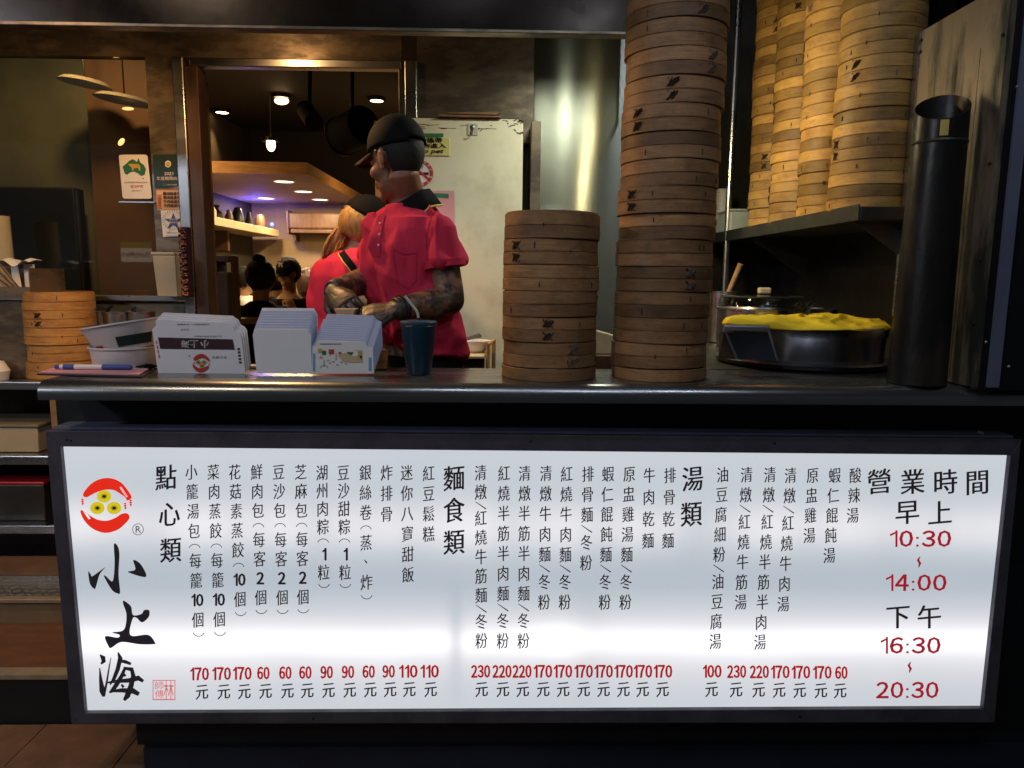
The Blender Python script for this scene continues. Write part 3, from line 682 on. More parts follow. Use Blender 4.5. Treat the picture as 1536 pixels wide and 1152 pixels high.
# ================================================================== MENU SIGN
SY = 1.80
sign = empty('menu_lightbox', (.1, SY, .55), 'long backlit white menu lightbox with Chinese dishes and prices under the counter', 'sign'); Q = Local(sign)
inn = [(90, 670), (1516, 683), (1475, 1063), (127, 1070)]
out = [(68, 646), (1532, 659), (1492, 1084), (107, 1086)]
I = [U(*p, SY-.014) for p in inn]; O = [U(*p, SY-.014) for p in out]
for k in range(4):
    j = (k+1) % 4; Q(MB().prism([O[k], O[j], I[j], I[k]], (0, .155 if k != 1 else .15, 0)), 'frame_bar', M['frame'], bevel=.0015)
P_ = [U(*p, SY) for p in inn]
a = O[0]; b = O[1]
Q(MB().prism([a+Vector((.01, .016, .0005)), b+Vector((-.01, .016, .0005)), b+Vector((-.01, .150, .0005)), a+Vector((.01, .150, .0005))], (0, 0, .006)), 'top_cover', M['frametop'])
for px, py in ((100, 660), (106, 661), (796, 662), (1162, 665), (470, 1078), (1200, 1075)): Q(MB().ball(U(px, py, SY-.0145), (.003, .0015, .003), 8, 5), 'screw', M['blackmetal'], smooth=True)
c = U(1471, 650, SY+.02); Q(MB().b2((c.x-.002, c.y-.01, c.z-.012), (c.x+.002, c.y+.01, c.z+.006)), 'clip', M['brass'])
# emissive panel: two rows of tubes behind the diffuser
m, nt, bs = newmat('backlit_panel'); N = nt.nodes; L = nt.links
tc = N.new('ShaderNodeNewGeometry'); sp = N.new('ShaderNodeSeparateXYZ'); L.new(tc.outputs['Position'], sp.inputs[0])
def mth(op, *a):
    n = N.new('ShaderNodeMath'); n.operation = op
    for i, x in enumerate(a):
        if hasattr(x, 'is_output'): L.new(x, n.inputs[i])
        else: n.inputs[i].default_value = x
    return n.outputs[0]
nz = N.new('ShaderNodeTexNoise'); nz.inputs['Scale'].default_value = 2.2; nz.inputs['Detail'].default_value = 2; L.new(tc.outputs['Position'], nz.inputs[0])
def gauss(v, c0, s): return mth('EXPONENT', mth('MULTIPLY', mth('POWER', mth('DIVIDE', mth('SUBTRACT', v, c0), s), 2.0), -1.0))
z1, z2 = U(768, 792, SY).z, U(768, 962, SY).z; px2 = 1.83/FPX
def gap(px, s, d): return mth('SUBTRACT', 1.0, mth('MULTIPLY', gauss(sp.outputs[0], U(px, 960, SY).x, s), d))
zz = mth('ADD', sp.outputs[2], mth('MULTIPLY', mth('SUBTRACT', nz.outputs[0], .5), .03))
nx = N.new('ShaderNodeTexNoise'); nx.inputs['Scale'].default_value = 3.1; nx.inputs['Detail'].default_value = 1; L.new(sp.outputs[0], nx.inputs[0])
up_ = mth('MULTIPLY', mth('MULTIPLY', gauss(zz, z1, 40*px2), .42), nx.outputs[0])
lo_ = mth('MULTIPLY', mth('ADD', mth('MULTIPLY', gauss(zz, z2, 24*px2), .34), mth('MULTIPLY', gauss(zz, z2, 66*px2), .24)), mth('MULTIPLY', gap(684, .02, .55), gap(884, .05, .3)))
base = mth('ADD', .50, mth('MULTIPLY', mth('ABSOLUTE', mth('SUBTRACT', sp.outputs[2], U(768, 880, SY).z)), .36))
bl = gauss(sp.outputs[0], U(840, 960, SY).x, .10)
tot = mth('ADD', mth('ADD', base, up_), mth('ADD', lo_, mth('MULTIPLY', mth('MULTIPLY', bl, gauss(zz, z2, 30*px2)), .25)))
tot = mth('MULTIPLY', tot, mth('ADD', .94, mth('MULTIPLY', nz.outputs[0], .12)))
cr = N.new('ShaderNodeMix'); cr.data_type = 'RGBA'; cr.inputs[6].default_value = (.84, .97, 1.08, 1); cr.inputs[7].default_value = (1.0, 1.0, 1.05, 1)
L.new(mth('MINIMUM', mth('MULTIPLY', mth('SUBTRACT', tot, .48), 4.0), 1.0), cr.inputs[0])
# slight warm dirt along the top edge
L.new(cr.outputs[2], bs.inputs['Emission Color']); L.new(tot, bs.inputs['Emission Strength']); bs.inputs['Base Color'].default_value = (.06, .06, .06, 1); bs.inputs['Roughness'].default_value = .35
Q(MB().prism(P_, (0, .006, 0)), 'light_panel', m)
def ink(name, c, e, s=1.): x = emit(name, c, s); x.node_tree.nodes['Principled BSDF'].inputs['Base Color'].default_value = C4(tuple(v*.3 for v in c)); x.node_tree.nodes['Principled BSDF'].inputs['Roughness'].default_value = .4; return x
K_ = ink('backlit_black', (.012, .010, .014), 0); RD = ink('backlit_red', (.42, .008, .010), 0, .8); RD2 = ink('backlit_time_red', (.38, .012, .025), 0, .8)
LR = ink('backlit_logo_red', (.72, .022, .010), 0, 1.0); YL = ink('backlit_yellow', (.62, .50, .012), 0, 1.0); PK = ink('backlit_seal_red', (.62, .10, .09), 0, 1.0); WH = ink('backlit_white', (.95, .97, 1.0), 0, .95)
F = lambda u, v: U(u, v, SY-.0015)
F2 = lambda u, v: U(u, v, SY-.0027)
F3 = lambda u, v: U(u, v, SY-.0038)
SHE = .085
def column(txt, x0, y0, x1, y1, cw=18.8, ch=25, bold=.006):
    """one vertical menu line; A = 10, B = 1, C = 2, ( ) vertical brackets, / slash"""
    sizes = [{'(': .52, ')': .52, '/': .36}.get(t, 1.0) for t in txt]
    pos = [0.]
    for a, b in zip(sizes, sizes[1:]): pos.append(pos[-1]+(a+b)/2)
    s = Sheet(F)
    for t, p in zip(txt, pos):
        k = p/pos[-1]; x, y = x0+(x1-x0)*k, y0+(y1-y0)*k
        if t == '(': s.arc(x, y+5, 9, 8, 15, 165, 1.1, 10)
        elif t == ')': s.arc(x, y-5, 9, 8, 195, 345, 1.1, 10)
        elif t == '/': s.brush([(x-8, y-5, .5), (x+8, y+6, .9)])
        elif t in 'ABC': s.hnum({'A': '10', 'B': '1', 'C': '2'}[t], x+(1 if t == 'B' else 0), y, {'A': 19.5, 'B': 7.4, 'C': 12}[t], 19, .7)
        elif t == '、': s.brush([(x-3, y-4, .5), (x+1, y+1, 1.3)])
        else: s.heavy(t, x, y, cw, ch, .32, off=-.004, fit=False, shear=SHE)
    s.done('menu_line', K_, sign)
cols = [('小籠湯包(每籠A個)', 287, 708, 298, 952), ('菜肉蒸餃(每籠A個)', 320, 708, 330, 951), ('花菇素蒸餃(A個)', 352, 708, 361, 921),
 ('鮮肉包(每客C個)', 385, 708, 392, 918), ('豆沙包(每客C個)', 418, 708, 424, 918), ('芝麻包(每客C個)', 451, 708, 455, 917),
 ('湖州肉粽(B粒)', 483, 709, 486, 879), ('豆沙甜粽(B粒)', 515, 709, 518, 879), ('銀絲卷(蒸、炸)', 548, 709, 550, 896),
 ('炸排骨', 580, 709, 580, 771), ('迷你八寶甜飯', 610, 709, 612, 862), ('紅豆鬆糕', 643, 710, 643, 801),
 ('清燉/紅燒牛筋麵/冬粉', 721, 709, 722, 961), ('紅燒半筋半肉麵/冬粉', 756, 710, 754, 961), ('清燉半筋半肉麵/冬粉', 787, 710, 785, 961),
 ('清燉牛肉麵/冬粉', 819, 710, 816, 903), ('紅燒牛肉麵/冬粉', 850, 711, 847, 903), ('排骨麵/冬粉', 882, 711, 879, 844),
 ('蝦仁餛飩麵/冬粉', 912, 711, 907, 903), ('原盅雞湯麵/冬粉', 944, 711, 938, 903), ('牛肉乾麵', 974, 713, 972, 811), ('排骨乾麵', 1005, 713, 1002, 811),
 ('油豆腐細粉/油豆腐湯', 1084, 712, 1073, 962), ('清燉/紅燒牛筋湯', 1120, 712, 1111, 903), ('清燉/紅燒半筋半肉湯', 1155, 712, 1140, 963),
 ('清燉/紅燒牛肉湯', 1186, 713, 1175, 906), ('原盅雞湯', 1219, 713, 1214, 803), ('蝦仁餛飩湯', 1252, 713, 1244, 833), ('酸辣湯', 1283, 713, 1279, 773)]
for c in cols: column(*c)
def heading(chars, cw=33, ch=40):
    for t, x, y in chars: s = Sheet(F); s.heavy(t, x, y, cw, ch, .6, fit=False, shear=SHE); s.done('menu_heading', K_, sign)
heading([('點', 249, 716), ('心', 254, 771), ('類', 256, 825)]); heading([('麵', 681, 717), ('食', 681, 765), ('類', 681, 813)])
heading([('湯', 1039, 718), ('類', 1037, 771)])
heading([(t, x, 722+.4*i) for i, (t, x) in enumerate(zip('營業時間', (1319, 1369, 1418, 1466)))], 38, 40)
heading([('早', 1361, 768), ('上', 1410, 769)], 38, 39); heading([('下', 1347, 925), ('午', 1394, 925)], 38, 38)
for t, x0, x1, y in (('10:30', 1333, 1427, 808), ('14:00', 1327, 1420, 874), ('16:30', 1319, 1411, 968), ('20:30', 1314, 1408, 1035)):
    s = Sheet(F); s.hnum(t, (x0+x1)/2, y, x1-x0, 25, .35, slant=.05); s.done('opening_time', RD2, sign)
for x, y in ((1379, 843), (1365, 1001)):
    s = Sheet(F); s.brush([(x+1, y-8, .6), (x-2, y-3, 1.9), (x+1, y+2, 2.0), (x-1, y+8, .7)]); s.done('dash_mark', RD2, sign)
prices = [(170, 299), (170, 332), (170, 363), (60, 395), (60, 428), (60, 458), (90, 490), (90, 522), (60, 553), (90, 583), (110, 612), (110, 644),
 (230, 721), (220, 753), (220, 783), (170, 814), (170, 844), (170, 875), (170, 905), (170, 935), (170, 964), (170, 994),
 (100, 1068), (230, 1105), (220, 1139), (170, 1170), (170, 1201), (170, 1233), (60, 1262)]
for v, x in prices:
    y = 1011-4*min((x-290)/300, 1) if x < 1030 else 1007+2*(x-1068)/200
    s = Sheet(F); s.hnum(str(v), x, y, 29 if v > 99 else 19, 19.5, .62); s.done('price', RD, sign)
    s = Sheet(F); xx = x+4-6*(x-290)/1000; s.heavy('元', xx, y+26.5, 20, 25, .45, fit=False, shear=SHE); s.done('currency_mark', K_, sign)
# calligraphy
def cal(polys, ox, oy, k, name='calligraphy', m_=None, brushes=()):
    s = Sheet(F)
    for p in polys: s.smooth([(ox+x/k, oy+y/k) for x, y in p])
    for b in brushes: s.brush([(ox+x/k, oy+y/k, w_/k) for x, y, w_ in b])
    return s.done(name, m_ or K_, sign)
CALX = [[(215, 383), (232, 392), (240, 430), (236, 520), (243, 600), (232, 607), (205, 590), (170, 530), (178, 528), (205, 552), (214, 530), (218, 460)],
        [(98, 508), (110, 520), (118, 528), (175, 488), (150, 520), (132, 580), (122, 584), (105, 560)],
        [(303, 455), (335, 472), (360, 515), (358, 532), (330, 528), (305, 520), (278, 508), (312, 498)]]
CALS = [[(260, 640), (292, 665), (302, 705), (340, 700), (352, 683), (375, 684), (374, 712), (350, 736), (335, 735), (318, 718), (300, 722), (290, 797), (370, 795), (402, 830), (395, 838), (330, 838), (250, 828), (205, 853), (192, 850), (175, 802), (230, 808), (240, 795), (208, 784), (260, 772), (272, 705), (257, 655)]]
cal(CALX, 100, 690, 3.032); cal(CALS, 100, 690, 3.032)
HAI = [[(600, 472, 3), (618, 490, 15), (622, 512, 13), (606, 528, 5)],
 [(598, 552, 3), (604, 620, 10), (614, 690, 18), (622, 724, 8)], [(622, 722, 9), (640, 640, 6), (656, 540, 4), (666, 490, 2)],
 [(708, 458, 4), (722, 492, 14), (706, 560, 13), (682, 620, 11), (660, 652, 4)], [(712, 508, 8), (750, 514, 11), (786, 528, 8)],
 [(752, 548, 8), (730, 600, 12), (700, 650, 14), (672, 690, 12), (656, 700, 5)], [(640, 640, 4), (700, 632, 10), (780, 626, 14), (830, 612, 16), (860, 632, 9)],
 [(740, 552, 8), (790, 560, 14), (800, 600, 14), (786, 660, 16), (764, 720, 17), (744, 746, 8)], [(660, 692, 6), (730, 686, 13), (800, 690, 17), (834, 710, 12)],
 [(742, 584, 5), (752, 602, 9)], [(728, 650, 5), (742, 668, 9)]]
cal([], 0, 864, 4, brushes=HAI)
# logo
def logo(sheetf, parent, cx, cy, R, flip=False, mats=None, names='logo'):
    g = -1 if flip else 1; red, yel, ink_ = mats
    T = lambda x, y: (cx+g*x*R, cy+g*y*R)
    s = Sheet(sheetf[0])
    def band(o, i): s.poly([T(*p) for p in o+i[::-1]])
    top_o = [(-.90, -.42), (-.62, -.78), (-.25, -.98), (.15, -1.0), (.50, -.85), (.74, -.58), (.90, -.30)]
    top_i = [(-.78, -.30), (-.45, -.46), (-.12, -.57), (.22, -.57), (.46, -.44), (.66, -.30), (.74, -.18)]
    s.smooth([T(*p) for p in top_o+top_i[::-1]])
    bo = [(-1.0, .22), (-.86, .55), (-.55, .86), (-.1, 1.02), (.35, .92), (.66, .68), (.82, .46)]
    bi = [(-.88, .20), (-.64, .38), (-.36, .53), (-.02, .57), (.30, .46), (.52, .32), (.74, .30)]
    s.smooth([T(*p) for p in bo+bi[::-1]])
    for x, y in ((-.92, -.12), (.66, .04), (.86, -.08)):
        for q in ((-.04, -.13, .04, -.08), (-.05, -.05, .05, 0), (-.03, .03, .05, .08), (-.01, -.13, .02, .12)): s.poly([T(x+q[0], y+q[1]), T(x+q[2], y+q[1]), T(x+q[2], y+q[3]), T(x+q[0], y+q[3])])
    s.done(names+'_ring', red, parent)
    s = Sheet(sheetf[0]); s2 = Sheet(sheetf[1])
    for x, y in ((-.12, -.33), (-.37, .10), (.25, .10)):
        s.poly([T(x+.27*math.cos(2*PI*k/20), y+.23*math.sin(2*PI*k/20)) for k in range(20)])
        for k in range(5):
            a = PI*k/5+.3; dx, dy = math.cos(a)*.14, math.sin(a)*.12
            A, B = T(x-dx, y-dy), T(x+dx, y+dy); s2.brush([(A[0], A[1], R*.004), ((A[0]+B[0])/2, (A[1]+B[1])/2, R*.022), (B[0], B[1], R*.004)])
    s.done(names+'_buns', yel, parent); s2.done(names+'_pleats', ink_, parent)
logo((F2, F3), sign, 161, 758, 40.5, False, (LR, YL, K_))
s = Sheet(F2); s.poly([(179, 731), (182, 730), (192, 745), (189, 746)]); s.poly([(124, 766), (127, 765), (136, 778), (133, 779)]); s.done('logo_highlight', WH, sign)
s = Sheet(F); s.arc(207, 794, 8.5, 8.8, 0, 360, .9, 24); s.put('R', 207.5, 794, 8, 10, 0); s.done('registered_mark', K_, sign)
s = Sheet(F)
for x0, y0, x1, y1 in ((229, 1020, 263, 1021.2), (229, 1048.5, 263, 1050), (229, 1020, 230.2, 1050), (261.8, 1020, 263, 1050)): s.rect(x0, y0, x1, y1)
s.put('林', 253, 1035, 15, 27, 0, fit=True); s.put('師', 239, 1028, 13, 12, 0); s.put('傅', 239, 1041, 13, 12, 0); s.done('seal_stamp', PK, sign)
# ================================================================== BAMBOO STEAMERS
SR = .122; SH = .0625
def hoop_mesh(name, r, z0, z1, m_, t=.004, n=56):
    prof = [(r-t, z0), (r-.0009, z0), (r, z0+.0009), (r, z1-.0009), (r-.0009, z1), (r-t, z1)]
    mb = MB(); rs = []
    for rr_, z in prof: rs.append([Vector((rr_*math.cos(2*PI*i/n), rr_*math.sin(2*PI*i/n), z)) for i in range(n)])
    mb.rings(rs+[rs[0]], False)
    return mb.mesh(name, m_, True)
def binding_mesh(r, seed, m_):
    rn = random.Random(seed); mb = MB(); P = lambda a, z: ((r+.0012)*math.cos(a), (r+.0012)*math.sin(a), z)
    for zc in (.0165, .0465):
        for k in range(11):
            a0 = rn.uniform(-.10, .02); a1 = a0+rn.uniform(.05, .12); b0 = zc-rn.uniform(.003, .0105); b1 = zc+rn.uniform(.003, .0105)
            mb.tube([P(a0+(a1-a0)*q/2, b0+(b1-b0)*q/2) for q in range(3)], .0011, 4)
        sg = 1 if seed % 2 else -1; mb.tube([P(-.11*sg, zc-.010), P(-.03*sg, zc-.002), P(.10*sg, zc+.009)], .0014, 4)
        mb.ball(P(-.085, zc+.010), .0016, 6, 4)
    return mb.mesh('wire_binding', m_, True)
def peg_mesh(r, seed, m_):
    rn = random.Random(seed); mb = MB(); z = (.016, .031, .046, .016, .046)[seed]; h = rn.uniform(.009, .014)
    mb.tube([(r+.0008, 0, z-h/2), (r+.0008, 0, z+h/2)], .0013, 5); return mb.mesh('lashing_peg', m_, True)
SM = {}
def steamer_set(mk):
    if mk not in SM:
        mm = M[mk]
        SM[mk] = dict(lo=hoop_mesh('lower_hoop', SR, .0006, .0306, mm), up=hoop_mesh('upper_hoop', SR-.0009, .0312, .0619, mm),
                      inn=hoop_mesh('inner_wall', SR-.0052, .0, .0665, mm, .003, 40), bind=[binding_mesh(SR, q, M['wire']) for q in range(6)], peg=[peg_mesh(SR, q, M['wire']) for q in range(5)],
                      fl=MB().lathe([(.001, .012), (SR-.009, .012), (SR-.009, .015), (.001, .015)], n=40).mesh('slatted_base', mm))
    return SM[mk]
rs_ = random.Random(21)
def steamer(x, y, z, mk, label, group, sc=1.0, tilt=True, show=-PI/2, base=False, half=False, sxy=1.0):
    S = steamer_set(mk); e = empty('bamboo_steamer', (x+rs_.uniform(-.0028, .0028), y+rs_.uniform(-.0028, .0028), z), label, 'steamer', group, rs_.uniform(0, 6.28)); e.scale = (sc*sxy*rs_.uniform(.984, 1.008),)*2+(sc,); e.rotation_euler[0] = rs_.uniform(-.010, .010); e.rotation_euler[1] = rs_.uniform(-.010, .010)
    def ch(me, nm, rz=0.):
        o = bpy.data.objects.new(nm, me); link(o, e); o.rotation_euler = (0, 0, rz); return o
    ch(S['lo'], 'lower_hoop', rs_.uniform(0, 6))
    if not half: ch(S['up'], 'upper_hoop', rs_.uniform(0, 6)); ch(S['inn'], 'inner_wall')
    if base: ch(S['fl'], 'slatted_base')
    ez = e.rotation_euler.z
    if not half:
        if rs_.random() < .34: ch(S['bind'][rs_.randint(0, 5)], 'wire_binding', show-ez+rs_.uniform(-1.1, 1.1))
        for q in range(2): ch(S['peg'][rs_.randint(0, 4)], 'lashing_peg', show-ez+rs_.uniform(-1.3, 1.3))
    return e
ORD = ['lowest', 'second', 'third', 'fourth', 'fifth', 'sixth', 'seventh', 'eighth', 'ninth', 'tenth', 'eleventh', 'twelfth', 'thirteenth', 'fourteenth', 'fifteenth', 'sixteenth', 'seventeenth']
def stack(x, y, z, n, mk, where, group, sc=1., first_half=False, lean=(0, 0), show=-PI/2, sxy=1.0):
    zz = z
    if first_half: steamer(x, y, zz, mk, 'shallow ring at the very bottom of the '+where, group, sc, half=True); zz += .0315*sc
    for k in range(n):
        top = k == n-1
        lab = 'steamer, '+('topmost' if top else ORD[k]+' from the bottom' if k else 'lowest full one')+' of the '+where
        steamer(x+lean[0]*k*SH, y+lean[1]*k*SH, zz+k*SH*sc, mk, lab, group, sc, base=top, show=show, sxy=sxy)
c = U(826, 440, 1.885); stack(c.x, 1.885, CZ+.0005, 6, 'bamboo', 'short dark stack left of the tall one', 'steamers of the short dark stack', first_half=True)
SHORT = c.x
c = U(988, 548, 1.885); stack(c.x, 1.885, CZ+.0005, 15, 'bamboo', 'tall dark stack that leaves the frame', 'steamers of the tall dark stack', first_half=True, lean=(.015, 0))
TALL = c.x
c = U(92, 500, 2.93); stack(c.x, 2.93, LZ+.0005, 5, 'bamboo_o', 'orange lit stack at the left beside the bowls', 'steamers of the orange lit stack', 1.05, show=-PI/2+.5)
sht = 1.55
for k, (px, Y, n) in enumerate([(1252, 2.20, 11), (1203, 2.44, 12), (1161, 2.68, 13), (1129, 2.92, 14)]):
    x = U(px, 200, Y).x + SR*.965
    stack(x, Y, sht+.0005, n, 'bamboo_l', ['nearest golden shelf stack', 'second nearest golden shelf stack', 'second farthest golden shelf stack', 'farthest golden shelf stack'][k], 'steamers stacked on the wall shelf', 1.11, sxy=.845, show=PI+.75, lean=(-.012 if k else 0, 0))
e = empty('steamer_shelf', (1.1, 2.7, sht), 'dark steel wall shelf carrying the four golden steamer stacks', 'shelf'); Q = Local(e)
Q(MB().prism([(.985, 2.02, sht-.035), (1.130, 2.02, sht-.035), (1.130, 2.075, sht-.035), (1.246, 2.075, sht-.035), (1.246, 3.55, sht-.035), (.985, 3.55, sht-.035)], (0, 0, .035)), 'board', M['darksteel'], bevel=.003)
Q(MB().b2((.981, 2.022, sht-.037), (.9845, 3.55, sht+.006)), 'front_lip', M['darksteel'])
Q(MB().prism([(1.24, 2.08, sht-.036), (1.0, 2.08, sht-.036), (1.24, 2.08, sht-.20)], (0, .004, 0)), 'bracket', M['darksteel'])
Q(MB().prism([(1.24, 2.95, sht-.036), (1.0, 2.95, sht-.036), (1.24, 2.95, sht-.20)], (0, .004, 0)), 'bracket', M['darksteel'])

# ================================================================== THINGS ON THE COUNTER
# --- flat folded takeaway cartons, each one a thing
def carton(poly, Y, off, m_, label, group, th=.0022, name='takeaway_carton', basez=None):
    pts = [U(px, py, Y) for px, py in poly]
    if basez is not None:
        lo = min(p.z for p in pts); pts = [Vector((p.x, p.y, max(p.z+(basez-lo), basez))) for p in pts]
    mb = MB().prism(pts, (0, th, 0)); c_ = Vector((sum(p.x for p in pts)/len(pts), Y, CZ))
    o = mb.build(name, m_, bevel=.0006); centred(o, c_); o.location = c_+Vector(off)
    return tag(o, label, 'carton', group)
Y1 = 1.885
A1 = [(237, 560), (228, 494), (234, 491), (233, 481), (236, 479), (340, 484), (349, 490), (352, 497), (358, 500), (362, 506), (368, 561)]
lab1 = ['front', 'second', 'third', 'fourth']
front1 = carton(A1, Y1, (0, 0, .0006), M['carton'], 'white takeaway carton with dark band and red bun logo, front of the left carton group', 'printed cartons of the left group')
for k in range(1, 4): carton(A1, Y1, (.0035*k, .0045*k, .0055*k), M['carton'], 'plain edge of the %s carton behind the printed front carton' % lab1[k], 'printed cartons of the left group')
Fm = lambda u, v: U(u, v, Y1-.0012)
Fn = lambda u, v: U(u, v, Y1-.0018)
Fo = lambda u, v: U(u, v, Y1-.0024)
s = Sheet(Fm); s.poly([(237, 506), (349, 509), (352, 524.5), (240, 523)]); s.done('dark_band', M['maroon'], front1)
s = Sheet(Fn)
for t, x in (('小', 307), ('上', 291), ('海', 278)): s.heavy(t, x, 516, 12, 11, .4, flip=True)
s.done('band_lettering', M['white'], front1)
logo((Fn, Fo), front1, 301, 544.5, 13.5, True, (M['redp'], M['goldp'], M['ink']), 'carton_logo')
s = Sheet(Fm); s.put('台灣精緻點心  外帶專用', 290, 486.5, 48, 2.6, 0, flip=True); s.put('歡迎訂購', 277, 494.5, 12, 2.4, 0, flip=True); s.put('台北市民生東路小籠湯包', 312, 504.5, 42, 2.4, 0, flip=True)
s.put('手工餐包', 329, 536, 22, 3.6, 0, flip=True); s.put('湯包', 284, 534, 4, 3, 0, flip=True)
for v in range(5): s.rect(356+.6*v, 522+v*5, 360+.6*v, 525+v*5)
s.done('small_print', M['maroon'], front1)
s = Sheet(Fm)
for v in range(4): s.poly([(233.5+v*1.3, 511+v*7), (235.2+v*1.3, 511+v*7), (235.9+v*1.3, 516+v*7), (234.2+v*1.3, 516+v*7)])
s.done('red_side_print', M['redp'], front1)
A2 = [(385, 560), (379, 503), (381.5, 493.5), (461, 494), (466.5, 504), (468, 561)]
Y2 = 1.86
o = carton(A2, Y2, (0, 0, .0006), M['carton'], 'plain white takeaway carton, front of the middle carton group', 'plain cartons of the middle group')
nm = ['second', 'third', 'fourth', 'fifth', 'sixth', 'seventh', 'eighth', 'ninth', 'tenth', 'eleventh', 'twelfth', 'rearmost']
for k in range(1, 9): carton(A2, Y2, (.0007*k, .0062*k, .0062*k+.001), M['cartonb'] if k < 8 else M['carton'], '%s plain carton from the front in the middle carton group' % (nm[k-1] if k < 8 else 'rearmost tall'), 'plain cartons of the middle group')
A3 = [(468, 561), (468.5, 520), (474, 519), (475.5, 511), (547, 513.6), (550, 519), (559, 523), (561, 561)]
Y3 = 1.86
front3 = carton(A3, Y3, (0, 0, .0006), M['white'], 'takeaway carton printed with a small picture map, front of the right carton group', 'picture cartons of the right group')
for k in range(1, 13): carton(A3, Y3, (.0012*k, .0048*k, .0053*k+.001), M['cartonb'], '%s blue white carton edge from the front in the right carton group' % nm[min(k-1, 11)], 'picture cartons of the right group')
G = lambda u, v: U(u, v, Y3-.0012)
def pr(polys, m_, nm_='picture_print'):
    s = Sheet(G)
    for p in polys: s.poly(p) if len(p) != 4 or isinstance(p[0], tuple) else s.rect(*p)
    tag(s.done(nm_, m_, front3), kind='stuff')
pr([(477, 523, 483, 529), (537, 527, 543, 540), (494, 526, 495.5, 533)], M['goldp']); pr([(483, 526, 489, 532), ((520, 528), (530, 528), (525, 536))], M['greenp'])
pr([(493, 524, 501, 531), (508, 528, 512, 531)], M['redp']); pr([((478, 537), (481, 533), (485, 537))], M['pinkp'])
pr([((507, 533), (518, 529), (530, 534), (543, 533), (544, 543), (530, 544), (514, 542)), (503, 530, 505, 540)], M['tan'])
pr([(469.5, 530, 472.5, 557), (553, 536, 557, 556)], M['skyp'], 'side_print')
s = Sheet(G)
for k in range(9): s.rect(480+k*3.6, 515.3, 482.4+k*3.6, 516.6)
for x, y in ((495, 545), (500, 543), (506, 548), (512, 544), (519, 546), (492, 541)): s.brush([(x-2, y, .2), (x, y-1, .5), (x+2, y+.5, .2)])
s.brush([(486, 540, .3), (486, 549, .4)]); s.arc(486, 552, 6, 4, 0, 180, .6, 10); s.brush([(533, 525.5, .2), (544, 526, .2)]); tag(s.done('line_drawing', M['maroon'], front3), kind='stuff')
# --- teal tumbler with lid and straw
c = U(628.5, 560, 1.90); e = empty('tumbler', (c.x, 1.90, CZ), 'teal blue tapered tumbler with a lid and bent clear straw', 'tumbler'); Q = Local(e)
k_ = 1.90/FPX; p = (c.x, 1.90, CZ+.0006); H = 78*k_
Q(MB().lathe([(.001, 0), (18*k_, 0), (18.8*k_, .002), (26*k_, H-.010), (26*k_, H-.0095), (.02, H-.0095)], p, 40), 'cup_body', M['tumbler'], smooth=True)
Q(MB().lathe([(26.1*k_, H-.0094), (26.6*k_, H-.0085), (26.1*k_, H-.0075)], p, 40, True), 'steel_rim', M['steel'], smooth=True)
Q(MB().lathe([(26*k_, H-.0073), (27.6*k_, H-.006), (27.8*k_, H), (26.5*k_, H+.003), (.006, H+.003), (.001, H+.003)], p, 40), 'lid', M['tumblerl'], smooth=True)
a = U(628, 478, 1.90); Q(MB().tube([a+Vector((0, 0, -.004)), U(626.5, 470, 1.90), U(624, 465, 1.90), U(607, 444, 1.895)], .0034, 10), 'straw', M['plasticclear'], smooth=True)
Q(MB().lathe([(.002, 0), (.006, 0), (.006, .004), (.002, .005)], a-Vector((0, 0, .002)), 16), 'straw_grommet', M['ink'], smooth=True)
# --- paper bowls
k_ = 1.96/FPX
c = U(188, 547, 1.955); e = empty('paper_bowl', (c.x, 1.955, CZ), 'lower white paper bowl lying upright behind the pink clipboard', 'bowl', 'white paper takeaway bowls'); Q = Local(e)
Q(MB().lathe([(.001, .001), (40*k_, .001), (41*k_, .003), (46*k_, .058), (48*k_, .059), (48*k_, .063), (45.5*k_, .063), (44.5*k_, .058), (39.5*k_, .006), (.001, .006)], (c.x, 1.955, CZ), 48), 'bowl_wall', M['white'], smooth=True)
R_ = Matrix.Rotation(math.radians(-9.5), 3, 'Y') ; c2 = U(190, 519, 1.955)
e = empty('paper_bowl', (c2.x, 1.955, c2.z), 'upper white paper bowl with dark label tilted inside the lower bowl', 'bowl', 'white paper takeaway bowls'); Q = Local(e)
bp = Vector((c2.x+.004, 1.953, c2.z-.008))
Q(MB().lathe([(.001, .0), (40*k_, .0), (41*k_, .002), (54*k_, .066), (56*k_, .067), (56*k_, .071), (53.5*k_, .071), (52*k_, .066), (39*k_, .005), (.001, .005)], bp, 48, rot=R_), 'bowl_wall', M['white'], smooth=True)
def bowlpatch(a0, a1, z0, z1, nm_, m_, n=10):
    mb = MB(); rr2 = lambda z: (41+13*z/.066)*k_+.0008; g = []
    for i in range(n+1):
        a = math.radians(a0+(a1-a0)*i/n); g.append([bp+R_@Vector((rr2(z)*math.cos(a), rr2(z)*math.sin(a), z)) for z in (z0, z1)])
    for i in range(n): mb.poly([g[i][0], g[i+1][0], g[i+1][1], g[i][1]])
    return Q(mb, nm_, m_)
bowlpatch(282, 345, .010, .036, 'dark_label', M['dgreen']); bowlpatch(236, 254, .004, .020, 'red_mark', M['redp'])
